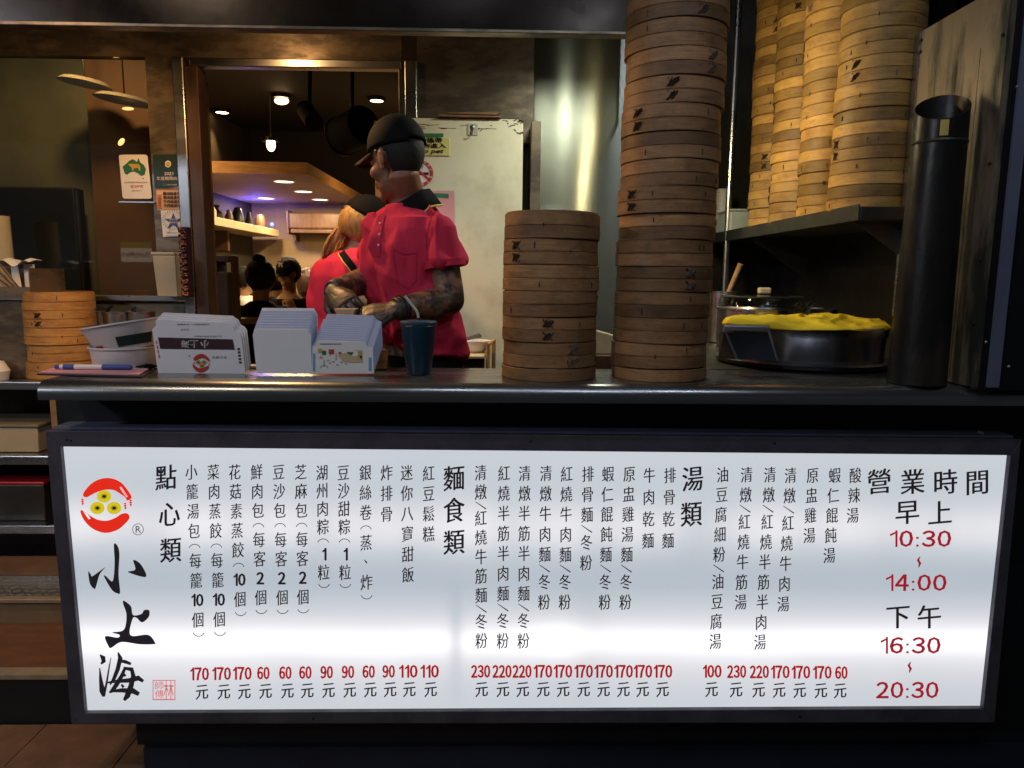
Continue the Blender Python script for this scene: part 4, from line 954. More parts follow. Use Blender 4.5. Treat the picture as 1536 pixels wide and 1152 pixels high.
# --- pink clipboard and pen
zc = CZ+.001
def slab(pts, z0, z1):
    return MB().prism([Vector((p.x, p.y, z0)) for p in pts], (0, 0, z1-z0))
e = empty('clipboard', UZ(140, 560, CZ), 'pink clipboard lying flat at the left end of the counter', 'clipboard'); Q = Local(e)
c0 = [UZ(55, 563.5, CZ), UZ(214, 567, CZ), UZ(232, 556, CZ), UZ(92, 552, CZ)]
Q(slab(c0, zc, zc+.004), 'board', M['maroon'], bevel=.001); Q(slab([c0[0].lerp(c0[2], .02), c0[1].lerp(c0[3], .03), c0[2].lerp(c0[0], .04), c0[3].lerp(c0[1], .03)], zc+.0042, zc+.0085), 'paper', M['pinkp'], bevel=.001)
q = UZ(208, 557, CZ)
Q(MB().box((q.x, q.y, zc+.013), (.05, .018, .007), .5), 'clip', M['darksteel'], bevel=.002)
Q(MB().tube([(q.x-.02, q.y+.004, zc+.015), (q.x+.005, q.y+.010, zc+.020), (q.x+.03, q.y+.01, zc+.012), (q.x+.05, q.y-.01, zc+.006), (q.x+.075, q.y-.015, zc+.004)], .0022, 8), 'black_cord', M['bcloth'], smooth=True)
Q(MB().tube([(q.x+.0, q.y-.012, zc+.012), (q.x+.03, q.y-.014, zc+.018), (q.x+.055, q.y+.004, zc+.012), (q.x+.02, q.y+.02, zc+.01)], .0020, 8), 'black_cord', M['bcloth'], smooth=True)
Q(MB().ball((q.x+.028, q.y, zc+.012), (.014, .01, .007)), 'cord_knot', M['bcloth'], smooth=True)
e = empty('marker_pen', UZ(140, 553, CZ+.015), 'blue and white marker pen lying on the pink clipboard', 'pen'); Q = Local(e)
yp = 1.865; A = U(82, 549, yp); B = U(198, 549.5, yp); A.z = B.z = zc+.0155
g = lambda t: A.lerp(B, t)
Q(MB().tube([g(.0), g(.012), g(.07)], [.0035, .0055, .0058], 14), 'end_plug', M['bluep'], smooth=True)
Q(MB().tube([g(.071), g(.2), g(.62)], [.0056, .0068, .0068], 14), 'barrel', M['white'], smooth=True)
Q(MB().tube([g(.621), g(.66), g(.97), g(1.)], [.0072, .0073, .0068, .004], 14), 'cap', M['bluep'], smooth=True)
Q(MB().tube([g(.12), g(.26)], .0071, 14), 'printed_band', M['bluep'], smooth=True)
# --- small things
e = empty('small_basket', U(573, 560, 1.98), 'small brown basket half hidden behind the right cartons', 'basket'); Q = Local(e); p = U(568, 556, 2.0); p.z = CZ+.001
Q(MB().lathe([(.001, 0), (.024, 0), (.026, .002), (.026, .050), (.023, .050), (.023, .006), (.001, .006)], p, 28), 'wall', M['bamboo_o'], smooth=True)
mb = MB(); rr = random.Random(5)
for i in range(9): mb.box((p.x+rr.uniform(-.014, .014), p.y+rr.uniform(-.014, .014), p.z+.05+rr.uniform(-.004, .008)), (.022, .008, .004), R=Matrix.Rotation(rr.uniform(0, 3), 3, 'Z')@Matrix.Rotation(rr.uniform(-.6, .6), 3, 'X'))
tag(Q(mb, 'wood_clips', M['wood']), kind='stuff')
a = U(368, 546, 2.02); b = U(386, 558, 2.0)
tag(MB().b2((a.x-.01, 1.985, CZ+.001), (b.x+.01, 2.02, a.z)).build('napkin_pack', M['cream'], bevel=.003), 'small cream napkin pack between the left and middle cartons', 'napkins')
# between the stacks: wooden box with folded paper
p = U(907, 530, 2.45)
e = empty('wooden_box', (p.x, 2.45, p.z-.1), 'reddish brown wooden box seen between the two dark steamer stacks', 'box'); Q = Local(e)
Q(MB().b2((p.x-.09, 2.40, FZ+.75), (p.x+.09, 2.55, U(907, 533, 2.4).z)), 'box_body', M['dwood'], bevel=.004)
q = U(907, 533, 2.4).z
mb = MB().prism([(p.x-.05, 2.43, q+.001), (p.x+.06, 2.43, q+.001), (p.x+.06, 2.43, q+.055), (p.x-.05, 2.43, q+.085)], (0, .05, 0))
tag(mb.build('paper_bag', M['cream'], bevel=.004), 'cream paper bag standing on the brown box between the stacks', 'bag')

# right of the man: tray with bowl
tz_ = U(712, 533, 2.78).z
e = empty('tray_stand', (U(712, 545, 2.8).x, 2.8, FZ), 'cream tray on a narrow stand between the man and the fridge', 'tray'); Q = Local(e)
a, b, c, d = U(684, 545, 2.66), U(726, 546, 2.66), U(736, 524, 2.88), U(700, 524, 2.88)
for v in (a, b, c, d): v.z = tz_
Q(MB().prism([a, b, c, d], (0, 0, .010)), 'tray_board', M['cream'], bevel=.002)
Q(MB().tube([b.lerp(c, .1)+Vector((.012, 0, -.12)), b.lerp(c, .1)+Vector((.012, 0, .05)), c+Vector((.012, 0, .05)), c+Vector((.012, 0, -.12))], .008, 8), 'handle', M['wood'], smooth=True)
Q(MB().b2((a.x, 2.70, FZ), (b.x, 2.85, tz_-.001)), 'stand', M['darksteel'])
p = (U(712, 524, 2.80).x, 2.80, tz_+.0105)
e = empty('cream_bowl', p, 'cream bowl holding tongs on the tray beside the man', 'bowl'); Q = Local(e)
Q(MB().lathe([(.001, 0), (.035, 0), (.055, .020), (.060, .045), (.056, .045), (.05, .022), (.03, .006), (.001, .006)], p, 32), 'bowl_wall', M['white'], smooth=True)
t_ = MB().tube([Vector(p)+Vector((-.05, 0, .045)), Vector(p)+Vector((.02, .01, .066))], .006, 8).tube([Vector(p)+Vector((-.045, .01, .046)), Vector(p)+Vector((.025, .02, .060))], .006, 8).build('tongs', M['darksteel'], smooth=True)
tag(centred(t_, p), 'dark tongs lying across the cream bowl', 'tongs')

# ================================================================== STOVE SIDE
pc = Vector((U(1204, 530, 2.20).x, 2.20, CZ+.003))
e = empty('steaming_base', pc, 'dark wide steaming pot on a round plate under the yellow cloth', 'pot'); Q = Local(e)
Q(MB().lathe([(.001, 0), (.242, 0), (.252, .006), (.255, .015), (.248, .017), (.001, .017)], pc, 72), 'round_plate', M['blackmetal'], smooth=True)
Q(MB().lathe([(.252, .0155), (.256, .0165), (.252, .0185)], pc, 72, True), 'plate_edge', M['steel'], smooth=True)
hp = .118
M['potmetal'] = mat('polished_dark_pot', (.34, .33, .37), .22, 1, .4, 5, (1, 1, .3), .03, rvar=.1)
Q(MB().lathe([(.205, .0175), (.222, .020), (.224, hp-.035), (.228, hp-.03), (.230, hp-.004), (.226, hp), (.221, hp-.002), (.215, .03), (.001, .03)], pc, 72), 'pot_wall', M['potmetal'], smooth=True)
# bent steel bracket leaning on the pot
e = empty('steel_bracket', U(1125, 540, 1.95), 'bent stainless steel bracket standing before the left side of the pot', 'bracket'); Q = Local(e)
by = 1.945; bz0 = CZ+.021
t0, t1, t2, t3 = U(1085, 486, by), U(1153, 487, by), U(1153, 497, by), U(1086, 496, by)
Q(MB().tube([t0.lerp(t3, .5), t1.lerp(t2, .5)], .009, 14), 'rolled_edge', M['steel'], smooth=True)
g = [U(1086, 498, by+.004), U(1153, 498, by+.004), U(1166, 541, by-.01), U(1105, 539, by-.01)]
Q(MB().prism(g, (0, .002, 0)), 'front_face', M['potmetal'])
g = [U(1086, 497, by+.003), U(1089, 497, by+.001), U(1108, 539, by-.012), U(1104, 539, by-.012)]
Q(MB().prism(g, (0, .004, 0)), 'side_edge', M['steel'])
g = [U(1152, 497, by+.003), U(1155, 497, by+.001), U(1168, 541, by-.012), U(1165, 541, by-.012)]
Q(MB().prism(g, (0, .004, 0)), 'side_edge', M['steel'])
g = [U(1079, 500, by+.03), U(1086, 497, by+.005), U(1104, 539, by-.005), U(1078, 537, by+.03)]
Q(MB().prism(g, (0, .002, 0)), 'left_flank', M['brownsteel'])
# yellow cloth
n = 96; mb = MB(); rings_ = []
cc = pc+Vector((0, 0, hp))
def fold(a, r):
    h = .020*math.sin(2*a+.6)*r + .012*noise.noise(Vector((math.cos(a)*3*r, math.sin(a)*3*r, 1.3)))+.045*max(0, .42-abs(noise.noise(Vector((math.cos(a)*r*3.4+2, math.sin(a)*r*3.4, 4.7)))*2.2))
    h += .007*abs(noise.noise(Vector((math.cos(a)*11*r, math.sin(a)*8*r, 9))))
    return h
def cl(a, t):
    R0 = .238+.010*math.sin(3*a+1)+.006*math.sin(7*a)
    rr_ = R0*t; z = .003 + .016*(1-t**2) + (fold(a, t)*.62 if t < .97 else fold(a, t)*.55) 
    if t > .97: z = .001-.006*(1+math.sin(5*a))*.5
    x = rr_*math.cos(a); y = rr_*math.sin(a)
    # corner pulled out to the left
    d = max(0, math.cos(a-math.radians(203)))**26
    x -= d*.055*t**3; z += d*.004*t
    return cc+Vector((x, y, max(z, .0015) if t < .93 else z))
ts = [.02+.98*k/26 for k in range(27)]
top = [[cl(2*PI*i/n, t) for i in range(n)] for t in ts]
und = [[p-Vector((0, 0, .0035)) for p in r] for r in top]
mb.rings(top+und[::-1], True)
o = mb.build('yellow_cloth', M['yellow'], smooth=True); sd = o.modifiers.new('s', 'SUBSURF'); sd.levels = sd.render_levels = 1
centred(o, cc); tag(o, 'bright yellow crumpled cloth spread over the wide steaming pot', 'cloth')
# pots behind
zt_ = CZ+.003
def pot(px, y_top, r, Y, label, lid='clear', h=None):
    x = X(px, 460, Y); z1_ = U(px, y_top, Y).z; e = empty('cooking_pot', (x, Y, zt_), label, 'pot', 'pots on the stove'); Q = Local(e); p = (x, Y, zt_); H = z1_-zt_
    Q(MB().lathe([(.001, 0), (r-.006, 0), (r, .006), (r, H-.004), (r+.006, H-.002), (r+.006, H), (r-.003, H), (r-.004, .01), (.001, .01)], p, 48), 'pot_wall', M['steel'], smooth=True)
    return e, Q, p, H
e, Q, p, H = pot(1141, 463, .155, 2.72, 'stainless pot with a glass lid behind the yellow cloth')
Q(MB().lathe([(.16, H), (.163, H+.004), (.160, H+.010), (.155, H+.010)], p, 48), 'lid_rim', M['steel'], smooth=True)
Q(MB().lathe([(.156, H+.009), (.150, H+.030), (.143, H+.042), (.08, H+.050), (.001, H+.053)], p, 48), 'glass_lid', M['clear'], smooth=True)
Q(MB().lathe([(.143, H+.041), (.148, H+.044), (.143, H+.047)], p, 48, True), 'lid_ring', M['steel'], smooth=True)
Q(MB().box((p[0]+.01, p[1], p[2]+H+.066), (.045, .03, .024)), 'lid_knob', M['cream'], bevel=.006)
e, Q, p, H = pot(1083, 437, .052, 2.9, 'small stainless pot with a wooden spoon at the left of the stove')
a, b = U(1090, 445, 2.9), U(1111, 396, 2.86)
t_ = MB().tube([a-Vector((0.01, 0, .05)), a, b], [.008, .009, .011], 12).build('wooden_spoon', M['wood'], smooth=True); tag(centred(t_, a), 'reddish wooden spoon handle rising from the small pot', 'spoon')
e, Q, p, H = pot(1213, 462, .10, 2.95, 'low dark pot at the back of the stove under the wall shelf')
tb = MB(); q = U(1190, 455, 2.8)
for k in range(4): tb.tube([q+Vector((.02*k, 0, -.02)), q+Vector((.02*k+.03, .02, .012-.004*k)), q+Vector((.05+.02*k, .02, -.015))], .003, 8)
tag(centred(tb.build('ladle', M['steel'], smooth=True), q), 'bent wire ladle handles lying behind the yellow cloth', 'ladle')
# cups and tubs on the wall shelf
p0 = U(1081, 352, 3.42); p0.z = sht
for k in range(11):
    o = MB().lathe([(.022, 0), (.030, .075), (.0325, .076), (.0325, .080), (.030, .080), (.001, .079)], (0, 0, 0), 24).mesh('paper_cup', M['white'], True) if k == 0 else o_me; o_me = o
    c_ = bpy.data.objects.new('paper_cup', o_me); link(c_); c_.location = (p0.x, 3.42, sht+.001+.0125*k)
    tag(c_, 'white paper cup, %s of the nested column on the wall shelf' % ('topmost' if k == 10 else ORD[k]+' from the bottom' if k else 'lowest'), 'cup', 'nested white cups on the wall shelf')
a, b = U(1091, 352, 3.2), U(1130, 318, 3.2)
e = empty('plastic_tub', (U(1108, 350, 3.2).x, 3.25, sht), 'cloudy square plastic tub behind the farthest golden stack', 'tub'); Q = Local(e)
Q(MB().b2((a.x, 3.17, sht+.001), (b.x+.06, 3.36, b.z)), 'tub_body', M['plasticclear'], bevel=.006); Q(MB().b2((a.x-.004, 3.166, b.z+.001), (b.x+.064, 3.364, b.z+.010)), 'tub_lid', M['plasticclear'], bevel=.003)

# ================================================================== FRIDGE
fy = 3.0
fa, fb = U(588, 176, fy), U(785, 176, fy)
e = empty('fridge', ((fa.x+fb.x)/2, fy+.3, FZ), 'tall cream fridge with chipped rusty top edge behind the man', 'fridge'); Q = Local(e)
Q(MB().b2((fa.x, fy, FZ+.05), (fb.x, fy+.62-.4, fa.z)), 'door', M['fridge'], bevel=.006)
Q(MB().b2((fa.x-.08, fy+.06, FZ+.05), (fa.x-.002, fy+.24, fa.z-.002)), 'side_wall', M['bpanel'])
mb = MB(); rr = random.Random(11)
for i in range(26):
    x = fb.x-.004-rr.random()**2*.18; z = fa.z-.004-rr.random()**1.6*.05; mb.box((x, fy-.0008, z), (rr.uniform(.004, .018), .001, rr.uniform(.002, .005)), R=Matrix.Rotation(rr.uniform(-.9, .9), 3, 'Y'))
for i in range(12): mb.box((fa.x+.10+rr.random()*.32, fy-.0008, fa.z-.02-rr.random()*.02), (rr.uniform(.02, .07), .001, .0015), R=Matrix.Rotation(rr.uniform(-.15, .1), 3, 'Y'))
tag(Q(mb, 'rust_flakes', M['rust']), kind='stuff')
a, b = U(655, 166, fy), U(752, 176, fy)
mb = MB(); mb.prism([(a.x, fy-.02, fa.z+.002), (b.x, fy-.02, fa.z+.002), (b.x-.004, fy-.02, fa.z+.008), (a.x+.02, fy-.02, fa.z+.012)], (0, .2, 0)).prism([(a.x+.04, fy-.025, fa.z+.0125), (b.x-.02, fy-.025, fa.z+.0095), (b.x-.005, fy-.025, fa.z+.020), (a.x+.05, fy-.025, fa.z+.018)], (0, .2, 0))
tag(centred(mb.build('cardboard_sheet', M['card'], bevel=.001), (a.x, fy, fa.z)), 'flattened brown cardboard lying on top of the fridge', 'cardboard')
yy = fy-.002
def onf(mb_, nm_, m_, par=None): return mb_
a, b = U(612, 206, yy), U(675, 234, yy)
e = empty('no_pet_sign', ((a.x+b.x)/2, yy, a.z), 'yellow no pet notice in Chinese and English on the fridge', 'sign'); Q = Local(e)
Q(MB().b2((a.x, yy-.003, b.z), (b.x, yy+.001, a.z)), 'plate', M['yelsign'], bevel=.003)
s = Sheet(lambda u, v: U(u, v, yy-.0045)); s.heavy('請勿攜帶', 640, 210.5, 46, 7.5, .35); s.heavy('寵物進入', 645, 218.5, 48, 7.5, .35); s.put('No pet', 645, 227.5, 40, 9, .03, slant=.1); s.done('lettering', M['ink'], e)
s = Sheet(lambda u, v: U(u, v, yy-.005)); s.rect(636, 200, 665, 206); s.done('green_tape', M['green'], e)
c = (632, 260)
e = empty('no_smoking_sign', U(c[0], c[1], yy), 'round red no smoking sticker on the fridge behind the neck', 'sign')
s = Sheet(lambda u, v: U(u, v, yy-.0012)); s.disc(c[0], c[1], 16.5, 18); s.done('disc', M['white'], e)
s = Sheet(lambda u, v: U(u, v, yy-.0022)); s.rect(620, 258.5, 643, 262.5); s.brush([(633, 254, .4), (634, 250, .6), (631, 247, .4)]); s.done('cigarette', M['ink'], e)
s = Sheet(lambda u, v: U(u, v, yy-.0032)); s.arc(c[0], c[1], 17.5, 19, 0, 360, 4.6, 32); s.brush([(621, 249, 1.6), (644, 270, 1.6)]); s.done('red_ring', M['redp'], e)
s = Sheet(lambda u, v: U(u, v, yy-.0042))
for t, ang in zip('禁菸場所請勿吸菸', (100, 70, 45, 20, -20, -50, -80, -110)): s.put(t, c[0]+15.2*math.cos(math.radians(ang)), c[1]-16.6*math.sin(math.radians(ang)), 3.2, 3.2)
tag(s.done('ring_lettering', M['white'], e), kind='stuff')
e = empty('pink_notice', U(655, 300, yy), 'pale pink paper notice taped to the fridge beside the shoulder', 'notice')
s = Sheet(lambda u, v: U(u, v, yy-.0012)); s.rect(636, 286, 681.5, 345); s.done('paper', M['pinkp'], e)
s = Sheet(lambda u, v: U(u, v, yy-.0024)); s.poly([(641, 289), (673, 291), (673, 297.5), (650, 295), (641, 292)]); s.done('dark_tape', M['green'], e)
e = empty('wall_hook', U(709, 194, yy), 'clear adhesive plate with a small rusty hook on the fridge', 'hook'); Q = Local(e)
a, b = U(701, 185, yy), U(717, 203, yy); Q(MB().b2((a.x, yy-.002, b.z), (b.x, yy+.001, a.z)), 'plate', M['plasticclear'], bevel=.003)
g = U(709, 191, yy); Q(MB().lathe([(.002, 0), (.009, 0), (.009, .004), (.002, .006)], g, 16, rot=Matrix.Rotation(PI/2, 3, 'X')), 'boss', M['steel'], smooth=True)
Q(MB().tube([g+Vector((0, -.006, 0)), g+Vector((0, -.008, -.018)), g+Vector((-.002, -.012, -.030)), g+Vector((-.006, -.02, -.030)), g+Vector((-.008, -.022, -.024))], .0022, 8), 'hook', M['rust'], smooth=True)

# ================================================================== NOTICES ON THE PARTITION
ny = PY-.008
def quad(p, d): return [U(x, y, ny-d) for x, y in p]
def notice(name, outline, m_, label, cat='notice'):
    c = U(sum(p[0] for p in outline)/len(outline), sum(p[1] for p in outline)/len(outline), ny)
    e = empty(name, c, label, cat); s = Sheet(lambda u, v: U(u, v, ny-.001)); s.poly(outline); s.done('paper', m_, e); return e
T1 = lambda u, v: U(u, v, ny-.0028)
T2 = lambda u, v: U(u, v, ny-.0044)
def rr_poly(p, r=4):
    out = []; n = len(p)
    for i in range(n):
        a, b, c = Vector(p[i-1]), Vector(p[i]), Vector(p[(i+1) % n]); d1 = (a-b).normalized(); d2 = (c-b).normalized()
        for k in range(5):
            t = k/4; q = (b+d1*r)*(1-t)**2 + b*2*t*(1-t) + (b+d2*r)*t*t; out.append((q.x, q.y))
    return out
e = notice('beef_origin_notice', rr_poly([(178, 232), (221, 232), (228, 298), (184, 298)]), M['white'], 'white rounded notice with a green continent map and a bull')
MAPX = [(184, 250), (190, 245), (194, 241), (198, 239), (202, 240), (205, 243), (208, 237), (210, 243), (216, 248), (219, 254), (217, 262), (212, 264), (207, 260), (202, 257), (196, 258), (191, 262), (187, 260)]
s = Sheet(T1); s.poly(MAPX); s.poly([(213, 267), (216, 267), (214.5, 269)]); s.done('green_map', M['greenp'], e)
s = Sheet(T2); s.poly([(192, 246), (196, 245.5), (208, 246), (210.5, 249), (210.5, 256), (208.5, 256), (207, 252), (201, 252.5), (200, 256), (198, 256), (197.5, 251), (194, 249)]); s.done('bull', M['goldp'], e)
s = Sheet(T1); s.put('本店使用牛肉來自澳洲', 204, 273.5, 34, 2.4); s.put('品質保證安心', 205, 286, 16, 2); s.done('small_print', M['ink'], e)
s = Sheet(T1); s.put('澳洲牛肉', 205, 279.5, 19, 4.6); s.done('red_print', M['redp'], e)
tag(MB().b2((U(180, 303, ny).x, ny-.012, U(180, 304, ny).z), (U(233, 303, ny).x, ny-.002, U(180, 302.3, ny).z)).build('acrylic_ledge', M['steel']), 'thin clear strip under the green map notice', 'strip')
e = notice('award_notice', rr_poly([(229, 232), (273, 231), (276, 278), (232, 282)], 2), M['dgreen'], 'dark green award notice dated 2023 with a gold hexagon')
s = Sheet(T1)
s.poly([(252+5*math.sin(PI*k/3), 246-5.6*math.cos(PI*k/3)) for k in range(6)]); s.num('2023', 253.5, 260.5, 14.5, 4.6, .02); s.heavy('年度嚴選商家', 253.5, 267.5, 37, 5.6, .25); s.put('外送平台推薦', 257, 277, 16, 2); s.done('white_print', M['white'], e)
s = Sheet(T2); s.poly([(252+3.4*math.sin(PI*k/3), 246-3.8*math.cos(PI*k/3)) for k in range(6)]); s.done('gold_hexagon', M['goldp'], e)
s = Sheet(T1); s.disc(246, 276.8, 2.2, 2.2); s.done('green_mark', M['greenp'], e)
e = notice('meat_origin_notice', [(234, 284), (287, 284), (289, 314.5), (236, 315)], M['peach'], 'orange framed notice listing meat origins in four lines')
s = Sheet(T1); s.rect(236, 292, 242.5, 313); s.rect(280, 286, 285, 291); s.poly([(281, 307), (286, 307), (285, 312), (282, 312)]); s.rect(234, 284, 287, 285); s.done('orange_band', M['orangep'], e)
s = Sheet(T2)
for k, t in enumerate(('雞肉原產地', '豬肉原產地', '牛肉原產地', '羊肉原產地')): s.heavy(t, 257.5+.3*k, 290.2+6*k, 26, 5, .25)
s.put('試', 276, 291, 5, 5); s.put('吃', 279, 297, 5, 5); s.put('看', 276, 303, 5, 5); s.put('安心推薦', 239.3, 302, 3, 14); s.done('lettering', M['maroon'], e)
e = notice('star_notice', [(241, 315.5), (277, 315), (279, 354), (244.5, 355.5)], M['white'], 'white notice with a blue star and rays above the cream box')
s = Sheet(T1)
for k in range(26):
    a = 2*PI*k/26; s.brush([(260+12*math.cos(a), 330+11*math.sin(a), .25), (260+17*math.cos(a), 330+15*math.sin(a), .55)])
s.rect(250, 349, 268, 349.7); s.brush([(250, 347, .3), (252, 350, .5), (256, 345, .3)]); s.rect(248, 353.3, 276, 353.9); s.done('rays', M['skyp'], e)
s = Sheet(T2); st_ = [((14 if k % 2 == 0 else 5.6)*math.sin(PI*k/5), -(13 if k % 2 == 0 else 5)*math.cos(PI*k/5)) for k in range(10)]; s.poly([(260+x, 332+y) for x, y in st_]); s.done('star', M['bluep'], e)
s = Sheet(lambda u, v: U(u, v, ny-.0056)); s.put('食安守護', 260, 329, 13, 3); s.put('優良店家', 260, 333.5, 13, 3); s.done('star_lettering', M['white'], e)
# cream container and ornament strip on the sill
a, b = U(242, 379, PY-.05), U(279, 444, PY-.05)
e = empty('cream_container', ((a.x+b.x)/2, PY-.1, b.z), 'cream lidded container standing on the steel sill', 'container'); Q = Local(e)
zb = zsill+.0105
Q(MB().rings([[(a.x+.010, PY-.13, zb), (b.x, PY-.13, zb), (b.x, PY-.035, zb), (a.x+.010, PY-.035, zb)], [(a.x, PY-.135, a.z-.012), (b.x, PY-.135, a.z-.012), (b.x, PY-.03, a.z-.012), (a.x, PY-.03, a.z-.012)]]), 'body', M['cream'], bevel=.004)
Q(MB().b2((a.x-.003, PY-.138, a.z-.0115), (b.x, PY-.028, a.z)), 'lid', M['cream'], bevel=.003)
a, b = U(274, 341, PY-.16), U(293, 441, PY-.16); hh = (a.z-zb)/11
e = empty('packet_rack', ((a.x+b.x)/2, PY-.17, zb), 'tall narrow rack of dark patterned packets beside the post', 'rack'); Q = Local(e)
Q(MB().b2((a.x, PY-.185, zb), (b.x-.01, PY-.145, a.z)), 'back_strip', M['maroon'])
pk = None
for k in range(11):
    z = zb+hh*k
    Q(MB().box(((a.x+b.x)/2-.006, PY-.192, z+hh*.5), (b.x-a.x-.004, .012, hh*.78), R=Matrix.Rotation(.25, 3, 'X')), 'packet', M['maroon'], bevel=.002)
    mb = MB(); rr = random.Random(k)
    for q in range(7): mb.box((a.x+.004+rr.random()*(b.x-a.x-.02), PY-.1995, z+hh*(.25+.5*rr.random())), (.014, .0012, .004), R=Matrix.Rotation(rr.uniform(-.8, .8), 3, 'Y'))
    Q(mb, 'packet_pattern', M['orangep'])
# metal containers with spoons on the left counter
for k, (px, r) in enumerate(((152, .028), (176, .050), (214, .050))):
    p = U(px, 493, 3.02); p.z = LZ+.001; top = U(px, 469, 3.02).z; H = top-LZ
    e = empty('steel_container', p, ['leftmost partly hidden', 'middle', 'rightmost'][k]+' stainless container on the left kitchen counter', 'container', 'stainless containers with spoons'); Q = Local(e)
    Q(MB().lathe([(.001, 0), (r-.003, 0), (r, .003), (r, H), (r+.004, H+.001), (r+.004, H+.004), (r-.003, H+.003), (r-.003, .006), (.001, .006)], p, 32), 'body', M['steel'], smooth=True)
    if k < 2 or k == 2:
        a_, b_ = (U(158, 474, 3.0), U(164, 461, 3.0)) if k == 1 else (U(205, 474, 3.0), U(199, 463, 3.0)) if k == 2 else (None, None)
        if a_: tag(centred(MB().tube([a_-Vector((0, 0, .06)), a_, b_, b_+Vector((.012, 0, .004))], [.004, .005, .007, .005], 10).build('spoon', M['blackmetal'], smooth=True), a_), 'dark spoon handle leaning out of the %s stainless container' % ('middle' if k == 1 else 'rightmost'), 'spoon')
a = U(146, 486, 3.0); b = U(190, 487, 3.0); tag(centred(MB().tube([a, b], .003, 8).build('steel_rod', M['steel'], smooth=True), a), 'thin bright steel rail before the stainless containers', 'rail')
# dispenser box, chopsticks, napkins, cup column
a, b = U(-30, 556, 2.86), U(53, 425, 2.86); zd = LZ+.001
z1_, z2_ = U(20, 450, 2.86).z, U(20, 402, 2.86).z
e = empty('steel_dispenser', (a.x+.1, 2.9, LZ), 'brown steel dispenser box with tray on top at the left edge', 'dispenser'); Q = Local(e)
Q(MB().b2((a.x, 2.84, zd), (b.x-.02, 3.05, z1_-.002)), 'lower_box', M['brownsteel'], bevel=.003)
mb = MB(); x0, x1 = a.x, b.x-.003
zt2 = z2_
mb.b2((x0, 2.83, z1_), (x1, 2.834, z1_+(zt2-z1_)*.42)).b2((x1-.004, 2.834, z1_), (x1, 3.06, zt2)).b2((x0, 3.056, z1_), (x1-.004, 3.06, zt2)).b2((x0, 2.834, z1_), (x1-.004, 3.056, z1_+.004))
Q(mb, 'upper_tray', M['brownsteel'])
Q(MB().b2((x0, 2.828, z1_+.001), (x1+.002, 2.8295, z1_+.006)), 'tray_seam', M['steel'])
for k in range(6):
    aa, bb = U(26-k*1.2, 425+k, 2.87), U(2-k*4, 398+k*3, 2.86+.01*k)
    t_ = MB().tube([aa-Vector((-.01, 0, .025)), bb], .0032, 8).build('chopstick', M['wood'] if k % 2 else M['dwood'], smooth=True); centred(t_, aa); tag(t_, ['rightmost', 'second from right', 'third from right', 'third from left', 'second from left', 'leftmost'][k]+' wooden chopstick leaning in the dispenser tray', 'chopstick', 'chopsticks in the dispenser tray')
aa, bb = U(2, 391, 2.93), U(50, 391, 2.93)
mb = MB(); nn = 10
topc = [[Vector((aa.x+(bb.x-aa.x)*i/nn, y, aa.z+.012*math.sin(i*.9)*(1 if y < 2.95 else .5)-(.02 if i in (0,) else 0)-(.01 if y < 2.93 else 0))) for i in range(nn+1)] for y in (2.90, 2.94, 2.99)]
for j in range(2):
    for i in range(nn): mb.poly([topc[j][i], topc[j][i+1], topc[j+1][i+1], topc[j+1][i]])
mb.prism([(aa.x+.03, 2.935, aa.z), (aa.x+.055, 2.935, aa.z), (aa.x+.075, 2.925, z1_+.01), (aa.x+.04, 2.925, z1_+.01)], (0, .003, 0))
mb.b2((aa.x+.07, 2.95, z1_+.005), (bb.x-.015, 2.96, aa.z-.012))
tag(centred(mb.build('napkins', M['white'], bevel=.0005), (aa.x, 2.94, z1_)), 'crumpled white napkins sticking up from the dispenser tray', 'napkins')
p = U(2, 420, 2.99); cup = MB().lathe([(.026, 0), (.040, .085), (.043, .0855), (.043, .089), (.039, .089), (.001, .088)], (0, 0, 0), 28).mesh('paper_cup', M['cream'], True)
z_ = z1_+.006; ztop = U(2, 322, 2.99).z; nc = int((ztop-.089-z_)/.0088)+1
for k in range(nc):
    o = bpy.data.objects.new('paper_cup', cup); link(o); o.location = (p.x-.004*k/nc, 3.0, z_+.0088*k); o.scale = (1.05, 1.05, 1)
    tag(o, ('topmost cream paper cup' if k == nc-1 else 'cream paper cup amid the others' if k else 'lowest cream paper cup')+' of the tall nested column at the left edge', 'cup', 'cream cups nested at the left edge')
pz = U(56, 440, 3.05); o = MB().ball((0, 0, 0), (.022, .02, .013)).build('paper_scrap', M['white'], smooth=True); o.location = pz; 
tag(o, 'small white crumpled paper above the orange steamer stack', 'paper')
a = U(-6, 535, 2.80); mb = MB().lathe([(.001, 0), (.040, 0), (.048, .035), (.030, .07), (.001, .075)], (0, 0, 0), 20); o = mb.build('white_cloth', M['white'], smooth=True); o.location = (a.x, 2.79, LZ+.001); tag(o, 'white folded cloth at the left edge before the dispenser', 'cloth')
